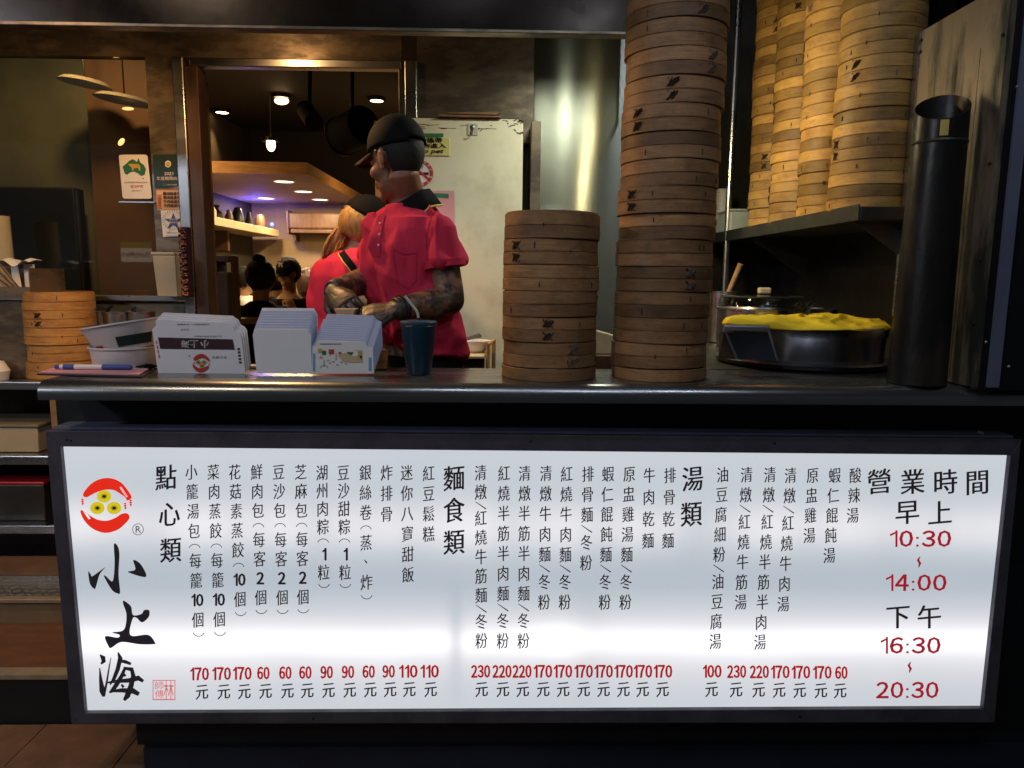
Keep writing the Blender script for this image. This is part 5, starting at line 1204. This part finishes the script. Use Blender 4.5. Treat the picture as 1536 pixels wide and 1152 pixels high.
# things on the rack under the left counter
def boxy(px0, py0, px1, py1, Y, d, z, name, m_, label, cat, rim=None):
    a, b = U(px0, py0, Y), U(px1, py1, Y); e = empty(name, ((a.x+b.x)/2, Y+d/2, z), label, cat); Q = Local(e); H = a.z-z
    Q(MB().rings([[(a.x+.008, Y+.006, z+.001), (b.x-.008, Y+.006, z+.001), (b.x-.008, Y+d, z+.001), (a.x+.008, Y+d, z+.001)], [(a.x, Y, z+H-.014), (b.x, Y, z+H-.014), (b.x, Y+d, z+H-.014), (a.x, Y+d, z+H-.014)]]), 'body', m_, bevel=.004)
    Q(MB().b2((a.x-.006, Y-.006, z+H-.013), (b.x+.006, Y+d+.004, z+H)), 'lid', rim or m_, bevel=.004); return e
boxy(-60, 636, 60, 683, 2.80, .26, .66, 'beige_box', M['cream'], 'beige lidded box on the upper shelf of the left rack', 'box', M['beige'])
boxy(-60, 722, 70, 780, 2.80, .26, .385, 'red_lidded_tub', M['darksteel'], 'grey tub with a red lid on the lower shelf of the left rack', 'tub', M['redplastic'])
# ================================================================== PEOPLE
def xf(mb, start, T):
    for i in range(start, len(mb.v)): mb.v[i] = T @ mb.v[i]
def headT(loc, yaw_, down=0., s=1.0, tilt=0.):
    return Matrix.Translation(loc) @ Matrix.Rotation(yaw_, 4, 'Z') @ Matrix.Rotation(down, 4, 'Y') @ Matrix.Rotation(tilt, 4, 'X') @ Matrix.Scale(s, 4)
def add_head(mb, T):
    n = len(mb.v)
    mb.ball((-.012, 0, .030), (.094, .075, .088), 24, 16); mb.ball((.030, 0, -.020), (.058, .060, .066), 20, 14)
    mb.ball((.022, 0, -.056), (.060, .053, .058), 20, 14); mb.ball((.064, 0, -.098), (.022, .024, .018))
    mb.ball((.062, 0, .030), (.028, .052, .016)); mb.tube([(.080, 0, .022), (.086, 0, 0), (.094, 0, -.026)], [.006, .006, .008], 10)
    for s in (-1, 1):
        mb.ball((.086, s*.011, -.030), (.010, .008, .007)); mb.ball((-.004, s*.077, -.004), (.020, .007, .032), R=Matrix.Rotation(-s*.35, 3, 'Z'))
        mb.ball((.074, s*.030, .006), (.012, .014, .010)); mb.ball((.052, s*.042, -.030), (.030, .018, .022))
        mb.ball((-.006, s*.078, -.032), (.010, .006, .010))
    mb.ball((.087, 0, -.056), (.011, .024, .006)); mb.ball((.084, 0, -.068), (.011, .021, .007))
    xf(mb, n, T)
def shell(name, c, r, T, keep, m_, parent, Q, n=40, m=28, thick=.004, bumpy=0.):
    mb = MB(); g = []
    for j in range(m+1):
        t = PI*j/m; row = []
        for i in range(n):
            a = 2*PI*i/n; d = Vector((math.sin(t)*math.cos(a), math.sin(t)*math.sin(a), math.cos(t)))
            k = 1+bumpy*noise.noise(d*5+Vector(c)*40)
            row.append(Vector((c[0]+r[0]*d.x*k, c[1]+r[1]*d.y*k, c[2]+r[2]*d.z*k)))
        g.append(row)
    for j in range(m):
        for i in range(n):
            q = [g[j][i], g[j][(i+1) % n], g[j+1][(i+1) % n], g[j+1][i]]; ce = sum(q, Vector())/4
            if keep(ce): mb.add(q, [[0, 1, 2, 3]])
    mb.v = [T@v for v in mb.v]
    inv = Q.inv; mb.v = [inv@v for v in mb.v]
    me = mb.mesh(name, m_); bm = bmesh.new(); bm.from_mesh(me); bmesh.ops.remove_doubles(bm, verts=bm.verts, dist=1e-5); bmesh.ops.recalc_face_normals(bm, faces=bm.faces)
    for f in bm.faces: f.smooth = True
    bm.to_mesh(me); bm.free()
    o = bpy.data.objects.new(name, me); sd = o.modifiers.new('t', 'SOLIDIFY'); sd.thickness = thick; sd.offset = 1; link(o, parent); return o
def cap(e, Q, T, m_cap, m_brim, logo_=False):
    c = (-.010, 0, .040); r = (.101, .0825, .088)
    o = shell('cap', c, r, T, lambda p: p.z > .030+.10*(-p.x-.05 if p.x < -.05 else 0), m_cap, e, Q)
    mb = MB(); rows = []
    for j in range(7):
        t = j/6; row = []
        for i in range(15):
            y = -.066+.132*i/14; yy = y*(1-.12*t); front = math.sqrt(max(0, 1-(y/.076)**2))
            x0 = c[0]+r[0]*math.sqrt(max(0, 1-(y/r[1])**2))*.97; x1 = x0+.036+.056*front
            row.append(Vector((x0+(x1-x0)*t, yy, .036 - .012*t - 2.6*y*y - .004*t)))
        rows.append(row)
    und = [[v-Vector((0, 0, .004)) for v in r_] for r_ in rows]
    n = 15
    ring = [rows[j] + und[j][::-1] for j in range(7)]
    mb.rings(ring, True); mb.v = [T@v for v in mb.v]; Q(mb, 'cap_brim', m_brim, parent=None, smooth=True)
    mb = MB().ball((-.010, 0, .134), (.009, .009, .005)); mb.v = [T@v for v in mb.v]; Q(mb, 'cap_button', m_cap, smooth=True)
    if logo_:
        mb = MB()
        for y0, y1, z0, z1 in ((-.018, -.010, .075, .108), (-.010, .004, .100, .108), (-.010, .004, .088, .094), (.006, .018, .075, .083), (.006, .012, .083, .108), (.012, .020, .100, .108)):
            mb.b2((.083, y0, z0), (.089-.15*(z0-.075), y1, z1))
        mb.v = [T@v for v in mb.v]; Q(mb, 'cap_logo', M['white'])
def add_hand(mb, wrist, dirv, palm_n, thumb_side, curl=.5, s=1.0, spread=1.0):
    """palm and five separate fingers; +x fingers, +z back of the hand, +y thumb side"""
    x = Vector(dirv).normalized(); z = Vector(palm_n); z = (z-x*z.dot(x)).normalized(); y = z.cross(x)*thumb_side
    T = Matrix((x, y, z)).transposed().to_4x4(); T.translation = Vector(wrist); T = T@Matrix.Scale(s, 4); n = len(mb.v)
    mb.tube([(-.01, 0, 0), (.02, 0, 0), (.055, 0, .002), (.088, 0, 0)], [(.020, .026), (.016, .032), (.014, .041), (.011, .040)], 16, side=(0, 0, 1))
    for k, (y0, L, r) in enumerate(((.030, .072, .0088), (.010, .080, .0090), (-.010, .074, .0087), (-.030, .060, .0078))):
        p = Vector((.078, y0, 0)); a = .1; pts = [p]; fan = (y0*4*spread)*.6
        for q, f in enumerate((.46, .30, .24)):
            a += curl*(1.0 if q else .7)+.04*k; p = p+Vector((math.cos(a)*math.cos(fan), math.cos(a)*math.sin(fan), -math.sin(a)))*L*f; pts.append(p)
        mb.tube(pts, [r*1.08, r, r*.93, r*.72], 10); mb.ball(pts[-1], r*.74, 8, 6)
    th = [Vector((.012, .022, -.004)), Vector((.042, .044, -.012)), Vector((.070, .050, -.024)), Vector((.090, .040, -.036))]
    mb.tube(th, [.014, .0115, .0100, .0075], 10); mb.ball(th[-1], .0078, 8, 6)
    xf(mb, n, T)
def put_local(me, Q, name, m_, parent=None):
    me.transform(Q.inv); return put(me, name, m_, parent or Q.e)
def bvh_of(me): return BVHTree.FromPolygons([v.co.copy() for v in me.vertices], [list(p.vertices) for p in me.polygons])
def strip_on(bvh, pts, wid, lift, name, m_, Q, steps=8):
    """ribbon laid on a surface along photograph pixels"""
    mb = MB(); L_, R_ = [], []; dense = []
    for (a, b) in zip(pts, pts[1:]):
        for k in range(steps): dense.append((a[0]+(b[0]-a[0])*k/steps, a[1]+(b[1]-a[1])*k/steps))
    dense.append(pts[-1])
    for i, (px, py) in enumerate(dense):
        a = dense[max(i-1, 0)]; b = dense[min(i+1, len(dense)-1)]; dx, dy = b[0]-a[0], b[1]-a[1]; d = math.hypot(dx, dy) or 1
        for S, sg in ((L_, 1), (R_, -1)):
            q = (px-sg*dy/d*wid, py+sg*dx/d*wid); dr = ray(*q).normalized(); h = bvh.ray_cast(CAM, dr)
            S.append(h[0]+h[1]*lift if h[0] is not None else None)
    for i in range(len(L_)-1):
        if None in (L_[i], L_[i+1], R_[i], R_[i+1]): continue
        if (L_[i]-L_[i+1]).length > .05: continue
        mb.add([L_[i], L_[i+1], R_[i+1], R_[i]], [[0, 1, 2, 3]])
    if mb.v: return Q(mb, name, m_)

# ---------------- man in the red polo shirt
TC = lambda px, py, Y=2.30: U(px, py, Y)
fT = Vector((-.75, -.65, 0)).normalized(); lT = Vector((-fT.y, fT.x, 0))
man = empty('person', (U(628, 560, 2.30).x, 2.30, FZ), 'man in red polo and black cap with tattooed forearms and black gloves behind the counter', 'person'); Q = Local(man)
tor = [((628, 610), .165, .115), ((628, 545), .172, .120), ((626, 505), .162, .112), ((617, 450), .138, .102), ((613, 405), .142, .106), ((613, 370), .150, .106), ((614, 345), .152, .098), ((615, 325), .136, .084), ((614, 306), .085, .070)]
def torso(mb, g, last=9, first=0):
    rs = []
    for (p, a, b) in tor[first:last]:
        c = TC(*p); rs.append([c + lT*(a+g)*math.copysign(abs(math.cos(t))**.85, math.cos(t)) + fT*(b+g)*math.copysign(abs(math.sin(t))**.9, math.sin(t)) for t in [2*PI*k/28 for k in range(28)]])
    mb.rings(rs, True)
shL = TC(614, 345)+lT*.158; shR = TC(615, 345)-lT*.138
elL = U(675, 450, 2.17); wrL = U(592, 464, 2.05); elR = U(566, 415, 2.40); wrR = U(499, 437, 2.15)
hT = headT(U(594, 240, 2.275), math.radians(180-35), math.radians(9), 1.0) @ Matrix.Diagonal((.90, .90, .99, 1))
body = MB(); torso(body, -.032)
body.tube([TC(614, 312), TC(611, 290, 2.295), hT@Vector((-.02, 0, -.05)), hT@Vector((-.015, 0, .01))], [.060, .051, .050, .042], 20)
add_head(body, hT)
body.tube([shL-Vector((0, 0, .0)), shL.lerp(elL, .5), elL.lerp(shL, .08), elL], [.036, .042, .044, .043], 18); body.ball(elL, .043)
body.tube([elL, elL.lerp(wrL, .25)+Vector((0, 0, -.004)), elL.lerp(wrL, .6), wrL], [.043, .046, .038, .029], 18)
body.tube([shR, shR.lerp(elR, .5), elR], [.036, .042, .042], 18); body.ball(elR, .042)
body.tube([elR, elR.lerp(wrR, .25), elR.lerp(wrR, .6), wrR], [.042, .045, .038, .028], 18)
for s in (-1, 1):
    hp_ = TC(630, 610)+lT*s*.085; body.tube([hp_+Vector((0, 0, .06)), Vector((hp_.x, hp_.y, .62)), Vector((hp_.x, hp_.y, .20))], [.085, .065, .045], 14)
    fo = Vector((hp_.x, hp_.y, .195)); body.tube([fo-fT*.05, fo+fT*.08, fo+fT*.17], [.035, .035, .022], 12)
add_hand(body, wrL+(wrL-elL).normalized()*.005, U(545, 470, 2.045)-wrL, (.2, -.35, 1), 1, .45, .90); add_hand(body, wrR+(wrR-elR).normalized()*.005, U(524, 462, 2.07)-wrR, (-.5, -.5, .7), -1, .40, .90)
me = organic(body, .0048, 3, .5)
# material per face: face/neck skin, tattooed arms
arm_pts = [(shL, elL), (elL, wrL), (shR, elR), (elR, wrR)]
hc = hT@Vector((0, 0, 0))
mats = [M['skin'], M['tattoo']]
ob = put_local(me, Q, 'body', mats); T_e = Q.inv.inverted()
def segd(p, a, b):
    t = max(0, min(1, (p-a).dot(b-a)/(b-a).length_squared)); return (p-a-(b-a)*t).length
for p in me.polygons:
    c = T_e@p.center; p.material_index = 1 if min(segd(c, a, b) for a, b in arm_pts) < .075 or c.z < hc.z-.2 and (c-hc).length > .35 else 0
# shirt
sh = MB(); torso(sh, .012, 8, 2); ang = [2*PI*k/28 for k in range(28)]; sh.rings([[TC(626, 500)+lT*.172*math.cos(t)+fT*.122*math.sin(t) for t in ang], [TC(628, 516)+lT*.178*math.cos(t)+fT*.126*math.sin(t)+Vector((0, 0, -.024*math.cos(t)+.014*math.sin(t))) for t in ang]], True)
sh.rings([[TC(614, 306)+lT*.078*math.cos(t)+fT*.074*math.sin(t) for t in [2*PI*k/24 for k in range(24)]], [TC(617, 325)+lT*.13*math.cos(t)+fT*.09*math.sin(t) for t in [2*PI*k/24 for k in range(24)]]], True)
def sleeve(sh, s0, el, k=.52, r0=.054, r1=.058):
    p1 = s0.lerp(el, k*.5); p2 = s0.lerp(el, k); sh.tube([s0+Vector((0, 0, .004)), p1, p2], [r0, (r0+r1)/2+.002, r1], 24); sh.ball(s0, (r0*.96, r0*.96, r0*.85))
sleeve(sh, shL, elL, .50); sleeve(sh, shR, elR, .66, .068, .066)
def wr(co, n):
    u = co.dot(lT); f = co.dot(fT); z = co.z
    a = noise.noise(Vector((u*11+z*3.5, f*11, z*2.2+3))); b = noise.noise(Vector((u*20-z*7, f*16, z*7+9))); c_ = noise.noise(Vector((u*5+z*9, f*5-z*4, z*5)))
    return max(-.008, (.30-abs(a))*.048 + b*.010 + (.25-abs(c_))*.030)
me = organic(sh, .0048, 8, .5, wr); bv = bvh_of(me)
shirt = put_local(me, Q, 'polo_shirt', M['shirt'])
# hems, collar, placket, pocket
def band(c, axis, r, w_, nm_, m_, t=.003, n=36, sidev=None, flat=1.):
    axis = Vector(axis).normalized(); a = Vector(sidev) if sidev else Vector((1, 0, .3)); a = (a-axis*a.dot(axis)).normalized(); b = axis.cross(a); rs = []
    for (rr_, h) in ((r, -w_/2), (r+t, -w_/2+.001), (r+t, w_/2-.001), (r, w_/2), (r-.002, w_/2), (r-.002, -w_/2)):
        rs.append([c+axis*h+a*rr_*math.cos(2*PI*k/n)+b*rr_*flat*math.sin(2*PI*k/n) for k in range(n)])
    return Q(MB().rings(rs+[rs[0]], False), nm_, m_, smooth=True)
band(shL.lerp(elL, .50), elL-shL, .0598, .022, 'sleeve_cuff', M['shirt']); band(shR.lerp(elR, .66), elR-shR, .067, .020, 'sleeve_cuff', M['shirt'])
# collar: standing band that folds outward
nb = TC(613, 300); axis = (TC(609, 275, 2.29)-TC(616, 322)).normalized()
a = (lT-axis*lT.dot(axis)).normalized(); b = axis.cross(a)*-1
if b.dot(fT) < 0: b = -b
def collar_ring(h, ra, rb, dip, n=44):
    out = []
    for k in range(n+1):
        t = math.radians(-90+26)+ (2*PI-math.radians(52))*0 + (math.radians(360-36))*k/n + math.radians(90+18+0) - math.radians(26)
        # opening at the front (b direction, t=90deg)
        t = math.radians(90+14) + math.radians(360-28)*k/n
        fr = max(0, math.sin(t)); out.append(nb+axis*(h-dip*fr)+a*ra*math.cos(t)+b*rb*math.sin(t))
    return out
rws = [collar_ring(-.012, .070, .068, .030), collar_ring(.020, .066, .064, .030), collar_ring(.026, .070, .068, .032), collar_ring(.000, .088, .084, .045), collar_ring(-.026, .104, .098, .062)]
mb = MB().rings(rws, False, closed=False); o = Q(mb, 'collar', M['bcloth'], smooth=True); sd = o.modifiers.new('t', 'SOLIDIFY'); sd.thickness = .003
rws = [collar_ring(-.0245, .1030, .0975, .061), collar_ring(-.0285, .1060, .100, .064)]
o = Q(MB().rings(rws, False, closed=False), 'collar_trim', M['yeltrim'], smooth=True); sd = o.modifiers.new('t', 'SOLIDIFY'); sd.thickness = .0045; sd.offset = 0
strip_on(bv, [(575, 322), (571, 340), (568, 362), (567, 385)], 3.2, .0025, 'placket', M['shirt'], Q)
for py in (336, 352, 368): 
    h = bv.ray_cast(CAM, ray(571-(py-336)*.08, py).normalized())
    if h[0]: Q(MB().ball(h[0]+h[1]*.003, .0036, 10, 6), 'button', M['white'], smooth=True)
strip_on(bv, [(590, 372), (606, 380), (624, 378)], 1.6, .0028, 'pocket_hem', M['shirt'], Q)
strip_on(bv, [(590, 372), (592, 400), (596, 424), (614, 432), (624, 420), (624, 378)], .7, .0022, 'pocket_seam', M['shirt'], Q)
strip_on(bv, [(648, 322), (640, 345), (640, 372)], .6, .002, 'shoulder_seam', M['shirt'], Q)
# trousers and apron
tr = MB(); hipc = TC(630, 610)
rs = [[TC(630, 560)+lT*.170*math.cos(t)+fT*.118*math.sin(t) for t in [2*PI*k/24 for k in range(24)]], [hipc-Vector((0, 0, .06))+lT*.180*math.cos(t)+fT*.125*math.sin(t) for t in [2*PI*k/24 for k in range(24)]]]
tr.rings(rs, True)
for s in (-1, 1):
    hp_ = hipc+lT*s*.085; tr.tube([hp_, Vector((hp_.x, hp_.y, .62)), Vector((hp_.x, hp_.y, .23))], [.098, .080, .062], 16)
tr.rings([[TC(630, 531)+lT*.158*math.cos(t)+fT*.112*math.sin(t) for t in [2*PI*k/24 for k in range(24)]], [TC(630, 570)+lT*.170*math.cos(t)+fT*.119*math.sin(t) for t in [2*PI*k/24 for k in range(24)]]], True)
put_local(organic(tr, .012, 4), Q, 'trousers', M['bcloth'])
for s in (-1, 1):
    hp_ = hipc+lT*s*.085; fo = Vector((hp_.x, hp_.y, .20)); mb = MB().tube([fo-fT*.06, fo+fT*.08, fo+fT*.20], [.045, .045, .030], 12); put_local(organic(mb, .012, 3), Q, 'shoe', M['bcloth'])
# gloves: full hands with five fingers
gl = MB(); dL = (U(545, 472, 2.045)-wrL).normalized()
gl.tube([wrL-(wrL-elL).normalized()*.035, wrL], [.036, .032], 18); add_hand(gl, wrL, dL, (.25, -.55, 1), 1, .42, 1.02)
put_local(organic(gl, .0030, 2), Q, 'glove', M['glove'])
gl = MB(); dR = (U(528, 464, 2.06)-wrR).normalized()
gl.tube([wrR-(wrR-elR).normalized()*.035, wrR], [.035, .031], 18); add_hand(gl, wrR, dR, (-.35, -.55, .8), -1, .38, 1.02)
put_local(organic(gl, .0030, 2), Q, 'glove', M['glove'])
for f_ in (.0, .12):
    c_ = wrL.lerp(elL, .10+f_*.5); band(c_, elL-wrL, .0345, .004, 'bracelet', M['blackmetal'], .002)
cap(man, Q, hT, M['capcloth'], M['brim'])
shell('hair', (-.014, 0, .022), (.0935, .0765, .088), hT, lambda p: p.z < .045 and ((p.x < -.028 and p.z > -.058) or (p.x < .020 and p.z > .010)), M['hair'], man, Q, thick=.0015)
et = MB(); q = hT@Vector((.004, .088, .018)); et.ball(q, .0032, 8, 6); Q(et, 'ear_stud', M['steel'], smooth=True)
# dumpling wrapper block between the hands
c = U(520, 466, 2.055); e = empty('small_tray', c, 'small tan tray held between the gloved hands', 'tray'); Q2 = Local(e)
Q2(MB().rings([[c+Vector((x*.020, y*.018, -.02)) for x, y in ((-1, -1), (1, -1), (1, 1), (-1, 1))], [c+Vector((x*.030, y*.026, .006)) for x, y in ((-1, -1), (1, -1), (1, 1), (-1, 1))]]), 'tray_body', M['tan'], bevel=.002)

# ---------------- woman with the blond ponytail
w_ = empty('person', (U(508, 560, 2.92).x, 2.92, FZ), 'worker with blond ponytail and black cap in a pink red polo behind the man', 'person'); Q = Local(w_)
fW = Vector((.88, .47, 0)).normalized(); lW = Vector((-fW.y, fW.x, 0)); Yw = 2.90
wt = [((510, 600), .155, .125), ((508, 540), .150, .120), ((508, 490), .140, .108), ((508, 450), .145, .110), ((512, 415), .150, .112), ((518, 392), .145, .100), ((526, 376), .100, .070), ((533, 366), .058, .056)]
def wtor(mb, g, last=8):
    mb.rings([[U(p[0], p[1], Yw)+lW*(a_+g)*math.cos(t)+fW*(b_+g)*math.sin(t) for t in [2*PI*k/26 for k in range(26)]] for (p, a_, b_) in wt[:last]], True)
wT = headT(U(551, 346, 2.86), math.radians(22), math.radians(30), 1.0)
sR_ = U(516, 393, Yw)-lW*.135; eR_ = U(500, 442, Yw)-lW*.16+fW*.03; hR_ = U(545, 462, Yw-.12)+fW*.06; sL_ = U(516, 393, Yw)+lW*.135; eL_ = U(520, 442, Yw)+lW*.15; hL_ = eL_+fW*.2
b_ = MB(); wtor(b_, -.012); b_.tube([U(531, 370, Yw), U(539, 358, 2.88), wT@Vector((-.015, 0, -.05))], [.058, .052, .052], 18); add_head(b_, wT)
for s_, e_, h_ in ((sR_, eR_, hR_), (sL_, eL_, hL_)):
    b_.tube([s_, s_.lerp(e_, .5), e_], [.048, .043, .036], 16); b_.ball(e_, .036); b_.tube([e_, e_.lerp(h_, .4), h_], [.036, .037, .025], 16); add_hand(b_, h_, h_-e_, (0, 0, 1), 1, .3, .85)
for s in (-1, 1):
    hp_ = U(510, 600, Yw)+lW*s*.08; b_.tube([hp_, Vector((hp_.x, hp_.y, .6)), Vector((hp_.x, hp_.y, .20))], [.085, .06, .042], 12); b_.tube([Vector((hp_.x, hp_.y, .2))-fW*.04, Vector((hp_.x, hp_.y, .195))+fW*.14], [.034, .025], 10)
put_local(organic(b_, .006, 3), Q, 'body', M['skinl'])
s_ = MB(); wtor(s_, .012, 7); sleeve(s_, sR_, eR_, .80, .066, .072); sleeve(s_, sL_, eL_, .7, .062, .062)
def wr2(co, n): return (.5-abs(noise.noise(Vector((co.x*10+co.z*3, co.y*8, co.z*3+1)))))*.016-.008+noise.noise(co*18)*.004
me = organic(s_, .0075, 6, .5, wr2); bw = bvh_of(me); put_local(me, Q, 'polo_shirt', M['shirtp'])
strip_on(bw, [(512, 378), (519, 388), (528, 400), (533, 408)], 5.5, .004, 'collar', M['bcloth'], Q); strip_on(bw, [(508, 381), (515, 392), (524, 404), (529, 411)], .8, .005, 'collar_trim', M['yeltrim'], Q)
tr = MB(); hipc = U(510, 600, Yw)
tr.rings([[hipc+Vector((0, 0, h))+lW*a_*math.cos(t)+fW*b2*math.sin(t) for t in [2*PI*k/20 for k in range(20)]] for h, a_, b2 in ((.10, .150, .125), (-.06, .17, .14))], True)
for s in (-1, 1):
    hp_ = hipc+lW*s*.08; tr.tube([hp_, Vector((hp_.x, hp_.y, .6)), Vector((hp_.x, hp_.y, .22))], [.095, .075, .06], 14)
put_local(organic(tr, .014, 3), Q, 'trousers', M['bcloth'])
cap(w_, Q, wT, M['capcloth'], M['brim'])
shell('hair', (-.018, 0, .012), (.096, .080, .092), wT, lambda p: p.z < .045 and p.x < -.008 and p.z > -.06-.2*p.x*0, M['blond'], w_, Q, thick=.004)
rr = random.Random(8); hb = MB(); st0 = wT@Vector((-.100, 0, .035)); en = U(490, 384, 2.84)
hb.tube([st0+(en-st0)*0+Vector((0, 0, -.005)), U(524, 333, 2.86), U(510, 352, 2.85), U(499, 370, 2.845), en], [.018, .030, .031, .026, .008], 16)
for k in range(60):
    o1 = Vector((rr.uniform(-.02, .02), rr.uniform(-.02, .02), rr.uniform(-.012, .012))); o2 = Vector((rr.uniform(-.03, .035), rr.uniform(-.03, .03), rr.uniform(-.03, .03)))
    hb.tube([st0, U(525, 331, 2.86)+o1, U(511, 351, 2.85)+o2*.8, U(500, 369, 2.845)+o2, en+o2*.8+Vector((0, 0, -.01*rr.random()))], [.004, .0045, .0045, .004, .0012], 5)
Q(hb, 'ponytail', M['blond'], smooth=True); Q(MB().lathe([(.018, -.01), (.024, 0), (.018, .01)], st0, 16, True), 'hair_tie', M['ink'], smooth=True)

# ---------------- seated diners
def diner(hx, hy, Y, face, down, label, m_top, m_hair, m_skin, bun=False, capped=False, longhair=False, hand=None, sc=1.0, loose=.0, vneck=False):
    h = U(hx, hy, Y); e = empty('person', (h.x, Y, FZ), label, 'person'); Q = Local(e)
    f = Vector((math.cos(face), math.sin(face), 0)); l = Vector((-f.y, f.x, 0)); T = headT(h, face, down, sc)
    zs = h.z; P = lambda dz, df=0., dl=0.: Vector((h.x, Y, zs+dz*sc))+f*df*sc+l*dl*sc
    b = MB(); prof = [(-.72, .16, .13, -.06), (-.60, .155, .12, -.05), (-.45, .150, .11, -.03), (-.32, .165, .11, -.02), (-.24, .170, .095, -.02), (-.19, .12, .075, -.02), (-.145, .060, .060, -.012)]
    def tors(mb, g, lst):
        mb.rings([[P(dz, df)+l*(a_+g)*sc*math.cos(t)+f*(b_2+g)*sc*math.sin(t) for t in [2*PI*k/20 for k in range(20)]] for dz, a_, b_2, df in lst], True)
    tors(b, -.01, prof); b.tube([P(-.18, -.015), P(-.05, -.012)], [.056*sc, .054*sc], 14); add_head(b, T)
    arms = []
    for s in (1, -1):
        s0 = P(-.235, -.02, s*.155); e0 = P(-.49, .04, s*.21); h0 = P(-.42, .24, s*.07)
        if hand and hand[0] == s: h0 = U(hand[1], hand[2], Y-.12 if f.y < 0 else Y-.02); e0 = P(-.50, .08, s*.23)
        arms.append((s0, e0, h0)); b.tube([s0, s0.lerp(e0, .5), e0], [.046*sc, .041*sc, .036*sc], 12); b.ball(e0, .036*sc, 10, 8); b.tube([e0, e0.lerp(h0, .4), h0], [.036*sc, .036*sc, .025*sc], 12)
        add_hand(b, h0, h0-e0, f*.4+Vector((0, 0, 1)), s, .8, .95*sc)
    for s in (1, -1):
        a_ = P(-.68, 0, s*.09); k_ = a_+f*.42; b.tube([a_, k_], [.085, .06], 12); b.ball(k_, .06, 10, 8); b.tube([k_, Vector((k_.x, k_.y, FZ+.06))], [.058, .04], 12); b.tube([Vector((k_.x, k_.y, FZ+.04)), Vector((k_.x, k_.y, FZ+.035))+f*.15], [.035, .025], 10)
    put_local(organic(b, .0075, 2), Q, 'body', m_skin)
    c = MB(); tors(c, .016+loose, prof if not vneck else prof[:5]+[(-.20, .13, .078, -.03)])
    for s0, e0, h0 in arms:
        k_ = .45 if hand and s0 == arms[0 if hand[0] == 1 else 1][0] else .8
        c.tube([s0, s0.lerp(e0, .5), e0], [.062*sc, .056*sc, .052*sc], 14); c.ball(s0, .062*sc, 12, 8); c.ball(e0, .052*sc, 10, 8); c.tube([e0, e0.lerp(h0, k_)], [.052*sc, .044*sc], 14)
    put_local(organic(c, .012, 3, .5, lambda co, n: noise.noise(co*14)*.008), Q, 'top', m_top)
    if capped: cap(e, Q, T, M['capcloth'], M['capcloth'], True)
    if longhair: shell('hair', (-.030, 0, -.02), (.112, .098, .15), T, lambda p: p.x < .035 or p.z > .075, m_hair, e, Q, thick=.006, bumpy=.12)
    else: shell('hair', (-.014, 0, .024), (.106, .090, .106), T, lambda p: (p.x < .02 and p.z > -.085) or p.z > .062, m_hair, e, Q, thick=.006, bumpy=.10)
    if bun:
        mb = MB().ball((-.045, 0, .135), (.045, .045, .032), 14, 10); mb.v = [T@v for v in mb.v]; Q(mb, 'hair_bun', m_hair, smooth=True)
    return e, T, Q
e, T, Q = diner(392, 419, 5.0, math.radians(78), .15, 'diner in black seen from behind with dark hair tied up', M['bcloth'], M['hair'], M['skinl'], bun=True, sc=.98)
e, T, Q = diner(432, 411, 5.75, math.radians(-105), .22, 'diner in a black cap and black top facing the camera', M['bcloth'], M['hair'], M['skinl'], capped=True, hand=(1, 441, 464), vneck=True, sc=.95)
diner(414, 424, 6.3, math.radians(60), .1, 'dark haired diner partly hidden behind the one with tied hair', M['bcloth'], M['hair'], M['skinl'], sc=.95)
diner(461, 425, 6.5, math.radians(120), .2, 'diner with long brown hair behind the one in the cap', M['bcloth'], M['brownhair'], M['skinl'], longhair=True, sc=.95)
diner(368, 421, 6.6, math.radians(20), .2, 'diner in a white shirt half hidden by the wooden screen', M['white'], M['hair'], M['skinl'], sc=.9)
diner(484, 428, 6.9, math.radians(200), .2, 'diner in a pale grey shirt between the cap and the pink red polo', M['plasticclear'], M['brownhair'], M['skinl'], sc=.95)
bpy.data.objects.remove(_to)
